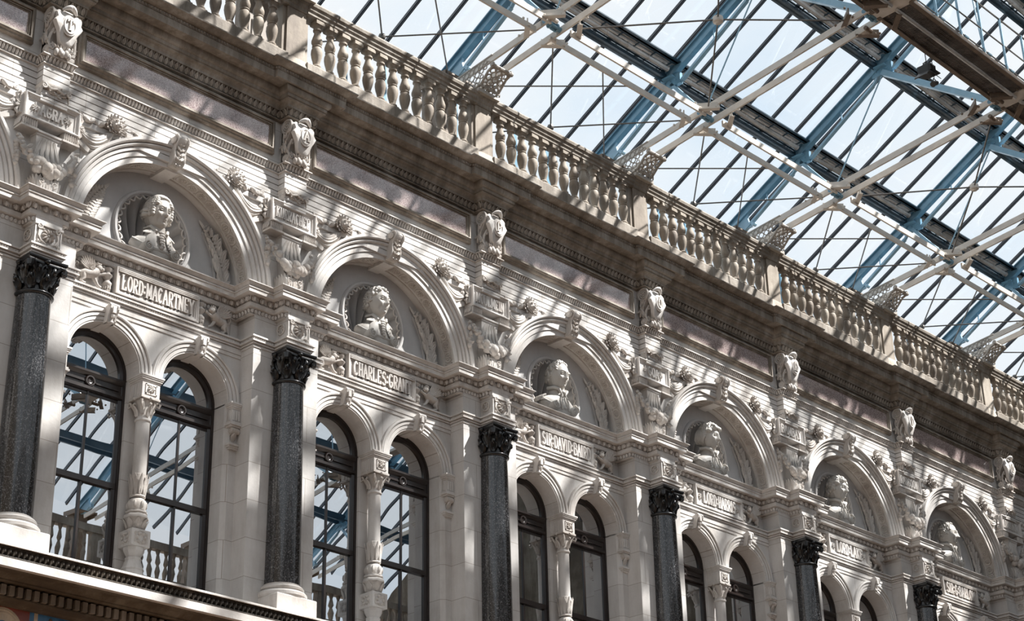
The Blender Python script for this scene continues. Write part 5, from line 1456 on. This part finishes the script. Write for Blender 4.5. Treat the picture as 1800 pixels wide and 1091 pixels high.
# bolts and clips on the glass seen as small pale blobs
# upright glazed screen under the eaves, behind the balustrade
def screen():
    root = E('eaves_screen', (0, 0, 0)); m = MB()
    for x in (.030, .105, .475, .690): m.box(x - .013, x + .013, .292, .312, 3.66, ZR(.30) + .01)
    m.build('blue_post', 'blue', root)
    m = MB(); m.add([(0, .305, 3.66), (1, .305, 3.66), (1, .305, ZR(.305) + .04), (0, .305, ZR(.305) + .04)], [(0, 1, 2, 3)]); m.build('pane', 'rglass', root)
    return root
repeat(screen(), [(n, 0, 0, 'glazed screen with blue posts behind the balusters, %s' % bay_words(n)) for n in range(0, 7)], 'screen', 'glazed screens behind the balusters')

# ------------------------------------------------------------------ walkway hung under the roof
def walkway():
    root = E('roof_walkway', (0, 0, 0)); z = 4.300; ya, yb = -1.272, -1.428
    m = MB()
    for i in range(9): y = ya - .012 - i * (ya - yb - .024) / 8; m.box(.03, .97, y - .0012, y + .0012, z, z + .008)
    for i in range(95): x = .035 + i * .93 / 94; m.box(x - .0027, x + .0027, yb + .008, ya - .008, z + .002, z + .009)
    m.build('grating', 'grate', root)
    for y, w in ((ya, .014), (yb, .012)):
        m = MB(); m.box(.02, .98, y - w / 2, y + w / 2, z - .010, z + .012); m.box(.02, .98, y - .009, y + .009, z - .012, z - .009)
        for i in range(30): m.blob((.04 + i * .031, y + .009, z - .004), .0018, nu=4, nv=3)
        m.build('edge_beam', 'tan', root)
    m = MB(); m.tube([(.02, -1.360, z - .016), (.98, -1.360, z - .016)], .0085, 10); m.build('pipe', 'duct', root)
    for zz, r in ((4.324, .0032), (4.438, .0036), (4.575, .0042)):
        m = MB(); m.tube([(-.02, yb - .004, zz), (1.02, yb - .004, zz)], r, 6); m.build('rail', 'rod', root)
    for x in (.02, .22, .41, .60, .79, .98):
        m = MB(); m.bar((x, yb - .004, 4.316), (x, yb - .004, 4.580), .0045, .009, (0, 1, 0))
        m.torus((x, yb - .004, 4.327), .012, .0028, 12, 5); m.tube([(x + .03, yb - .004, 4.324), (x + .06, yb - .004, 4.324)], .0058, 6); m.build('post', 'bluel', root)
    return root
repeat(walkway(), [(n, 0, 0, 'brown grating walkway length, running right from the truss above %s' % PN(n)) for n in (3, 4, 2, 1, 0, 5, 6)], 'walkway', 'lengths of the roof walkway')

# floodlights hanging from the walkway
lx, ly = 3.385, -1.262
root = E('floodlight', (lx, ly, 4.20), 'black barn-door floodlight hanging below the walkway edge', 'lamp')
m = MB(); m.tube([(.0, -.004, .085), (.0, -.004, .045)], .0022, 5); m.tube([(-.022, -.002, -.004), (-.024, -.002, .026), (.0, -.002, .046), (.024, -.002, .030), (.026, -.002, .0)], .0026, 5); m.build('yoke', 'lamp', root)
m = MB()
m.loft([[(x, y * k, z * k2) for x, y, z in ((q, -.026, -.020), (q, .026, -.020), (q, .030, .016), (q, .0, .024), (q, -.030, .016))] for q, k, k2 in ((-.026, .8, .8), (-.018, 1, 1), (.02, 1, 1), (.030, .9, .9))])
for i in range(5): m.box(-.020 + i * .010, -.017 + i * .010, -.032, .032, -.012, .022)
hs = m.build('housing', 'lamp', root)
m = MB()
m.loft([[(-.026, -.026, -.016), (-.026, .026, -.016), (-.056, .032, -.050), (-.056, -.032, -.050)], [(-.023, -.026, -.018), (-.023, .026, -.018), (-.053, .032, -.053), (-.053, -.032, -.053)]])
m.loft([[(.030, -.026, .010), (.030, .026, .010), (.064, .030, .006), (.064, -.030, .006)], [(.030, -.026, .007), (.030, .026, .007), (.064, .030, .002), (.064, -.030, .002)]])
m.loft([[(.0, -.028, -.018), (.03, -.028, -.018), (.045, -.040, -.036), (.0, -.042, -.038)], [(.0, -.026, -.019), (.03, -.026, -.019), (.045, -.038, -.038), (.0, -.040, -.040)]])
m.build('barn_door', 'lamp', hs)
root = E('spotlight', (lx + .062, ly, 4.165), 'small black spotlight beside the larger floodlight under the walkway', 'lamp')
m = MB(); m.tube([(-.004, 0, .125), (-.004, 0, .02)], .0018, 5); m.tube([(-.014, 0, .002), (-.012, 0, .020), (.006, 0, .020), (.012, 0, .004)], .002, 5); m.build('yoke', 'lamp', root)
m = MB(); m.tube([(.016, .0, .010), (.004, 0, .004), (-.014, 0, -.008), (-.022, 0, -.014)], [.009, .0115, .0105, .013], 10); m.build('housing', 'lamp', root)

# ------------------------------------------------------------------ painted tile frieze under the dentils (bottom left corner)
def tile_panel(k):
    root = E('tile_frieze', (0, 0, 0)); y = .046
    m = MB(); m.box(0, 1, y, y + .01, 1.31, 1.489); m.build('ground', 'tblue', root)
    for o in (.03, .53):
        disc = lambda r, a, b, n=32: m.prism([(o + r * math.cos(2 * PI * i / n), 1.42 + r * math.sin(2 * PI * i / n)) for i in range(n)], a, b)
        m = MB(); m.box(max(0, o - .12), o + .085, y - .0006, y + .002, 1.31, 1.489); m.build('red_scroll_ground', 'tred', root); m = MB(); m.box(o + .185, o + .20, y - .0006, y + .002, 1.31, 1.46); m.build('red_scroll_ground', 'tred', root)
        m = MB(); disc(.066, y + .001, y - .0014); m.box(o + .10, o + .112, y - .001, y + .002, 1.31, 1.489); m.box(o + .13, o + .18, y - .001, y + .002, 1.31, 1.425); m.build('cream_medallion', 'tcream', root)
        m = MB()
        m.torus((o, y - .0012, 1.42), .0585, .0014, 36, 4); m.torus((o, y - .0012, 1.42), .050, .0010, 36, 4)
        for i in range(24):
            a = 2 * PI * i / 24; m.leaf((o + .032 * math.cos(a), y - .0014, 1.42 + .032 * math.sin(a)), (math.cos(a), 0, math.sin(a)), (0, -1, 0), .016, .0045, .0008)
        for q in range(4): m.spiral((o + .080, y - .001, 1.335 + q * .038), .010, .0016, 1.6, 1, q, n=14)
        m.build('gold_rays', 'tcream', root)
        m = MB(); disc(.028, y, y - .0024); m.build('blue_figure', 'tblue', root)
        m = MB(); m.blob((o + .155, y - .0005, 1.452), (.018, .0012, .020)); m.blob((o + .155, y - .001, 1.475), (.006, .0016, .007)); m.blob((o + .225, y - .0005, 1.45), (.020, .0012, .018)); m.build('brown_figure', 'tan', root)
    return root
repeat(tile_panel(0), [(n, 0, 0, 'painted blue and cream tile frieze under the dentils, %s' % w) for n, w in ((0, 'at the bottom left corner'), (1, 'below the frame, second bay'), (-1, 'left of the view'))], 'tile frieze', 'painted tile friezes')

# ================================================================== LIGHT AND CAMERA
w = bpy.data.worlds.new('sky'); scene.world = w; w.use_nodes = True; nt = w.node_tree; nt.nodes.clear(); L = nt.links.new
tc = nt.nodes.new('ShaderNodeTexCoord'); mp = nt.nodes.new('ShaderNodeMapping'); mp.inputs['Scale'].default_value = (1.6, 1.6, 3.0)
n1 = nt.nodes.new('ShaderNodeTexNoise'); n1.inputs['Scale'].default_value = 2.4; n1.inputs['Detail'].default_value = 7; n1.inputs['Roughness'].default_value = .55
rp = ramp(nt, [(.36, (.74, .85, .96)), (.48, (.86, .925, .985)), (.60, (.955, .968, .985))])
bg = nt.nodes.new('ShaderNodeBackground'); bg.inputs[1].default_value = 1.05; ow = nt.nodes.new('ShaderNodeOutputWorld')
L(tc.outputs['Generated'], mp.inputs[0]); L(mp.outputs[0], n1.inputs['Vector']); L(n1.outputs[0], rp.inputs[0]); L(rp.outputs[0], bg.inputs[0]); L(bg.outputs[0], ow.inputs[0])
sd = Vector((.97, -1.0, 1.78)).normalized()
sl = bpy.data.lights.new('sun', 'SUN'); sl.energy = 14.5; sl.angle = math.radians(1.2); sl.color = (1.0, .955, .90)
so = bpy.data.objects.new('sun', sl); col.objects.link(so); so.rotation_euler = sd.to_track_quat('Z', 'Y').to_euler()

yaw, pit, rol, ff, cy_, cx_ = 0.8177385, 0.44500758, -0.02433647, 3.18694881, -4.431425, -2.61005407
f = Vector((math.sin(yaw) * math.cos(pit), math.cos(yaw) * math.cos(pit), math.sin(pit)))
r = Vector((math.cos(yaw), -math.sin(yaw), 0)); u = r.cross(f)
c_, s_ = math.cos(rol), math.sin(rol)
r2 = r * c_ + u * s_; u2 = u * c_ - r * s_
cam = bpy.data.cameras.new('camera'); co = bpy.data.objects.new('camera', cam); col.objects.link(co)
cam.sensor_width = 36.0; cam.lens = ff * 1000 / 1800 * 36; cam.clip_start = .05; cam.clip_end = 500
mt = Matrix((r2, u2, -f)).transposed().to_4x4(); mt.translation = Vector((cx_ * S, cy_ * S, 0)); co.matrix_world = mt
scene.camera = co
vs = scene.view_settings; vs.view_transform = 'Standard'; vs.look = 'None'; vs.exposure = 0.0; vs.gamma = 1.0; vs.use_curve_mapping = False
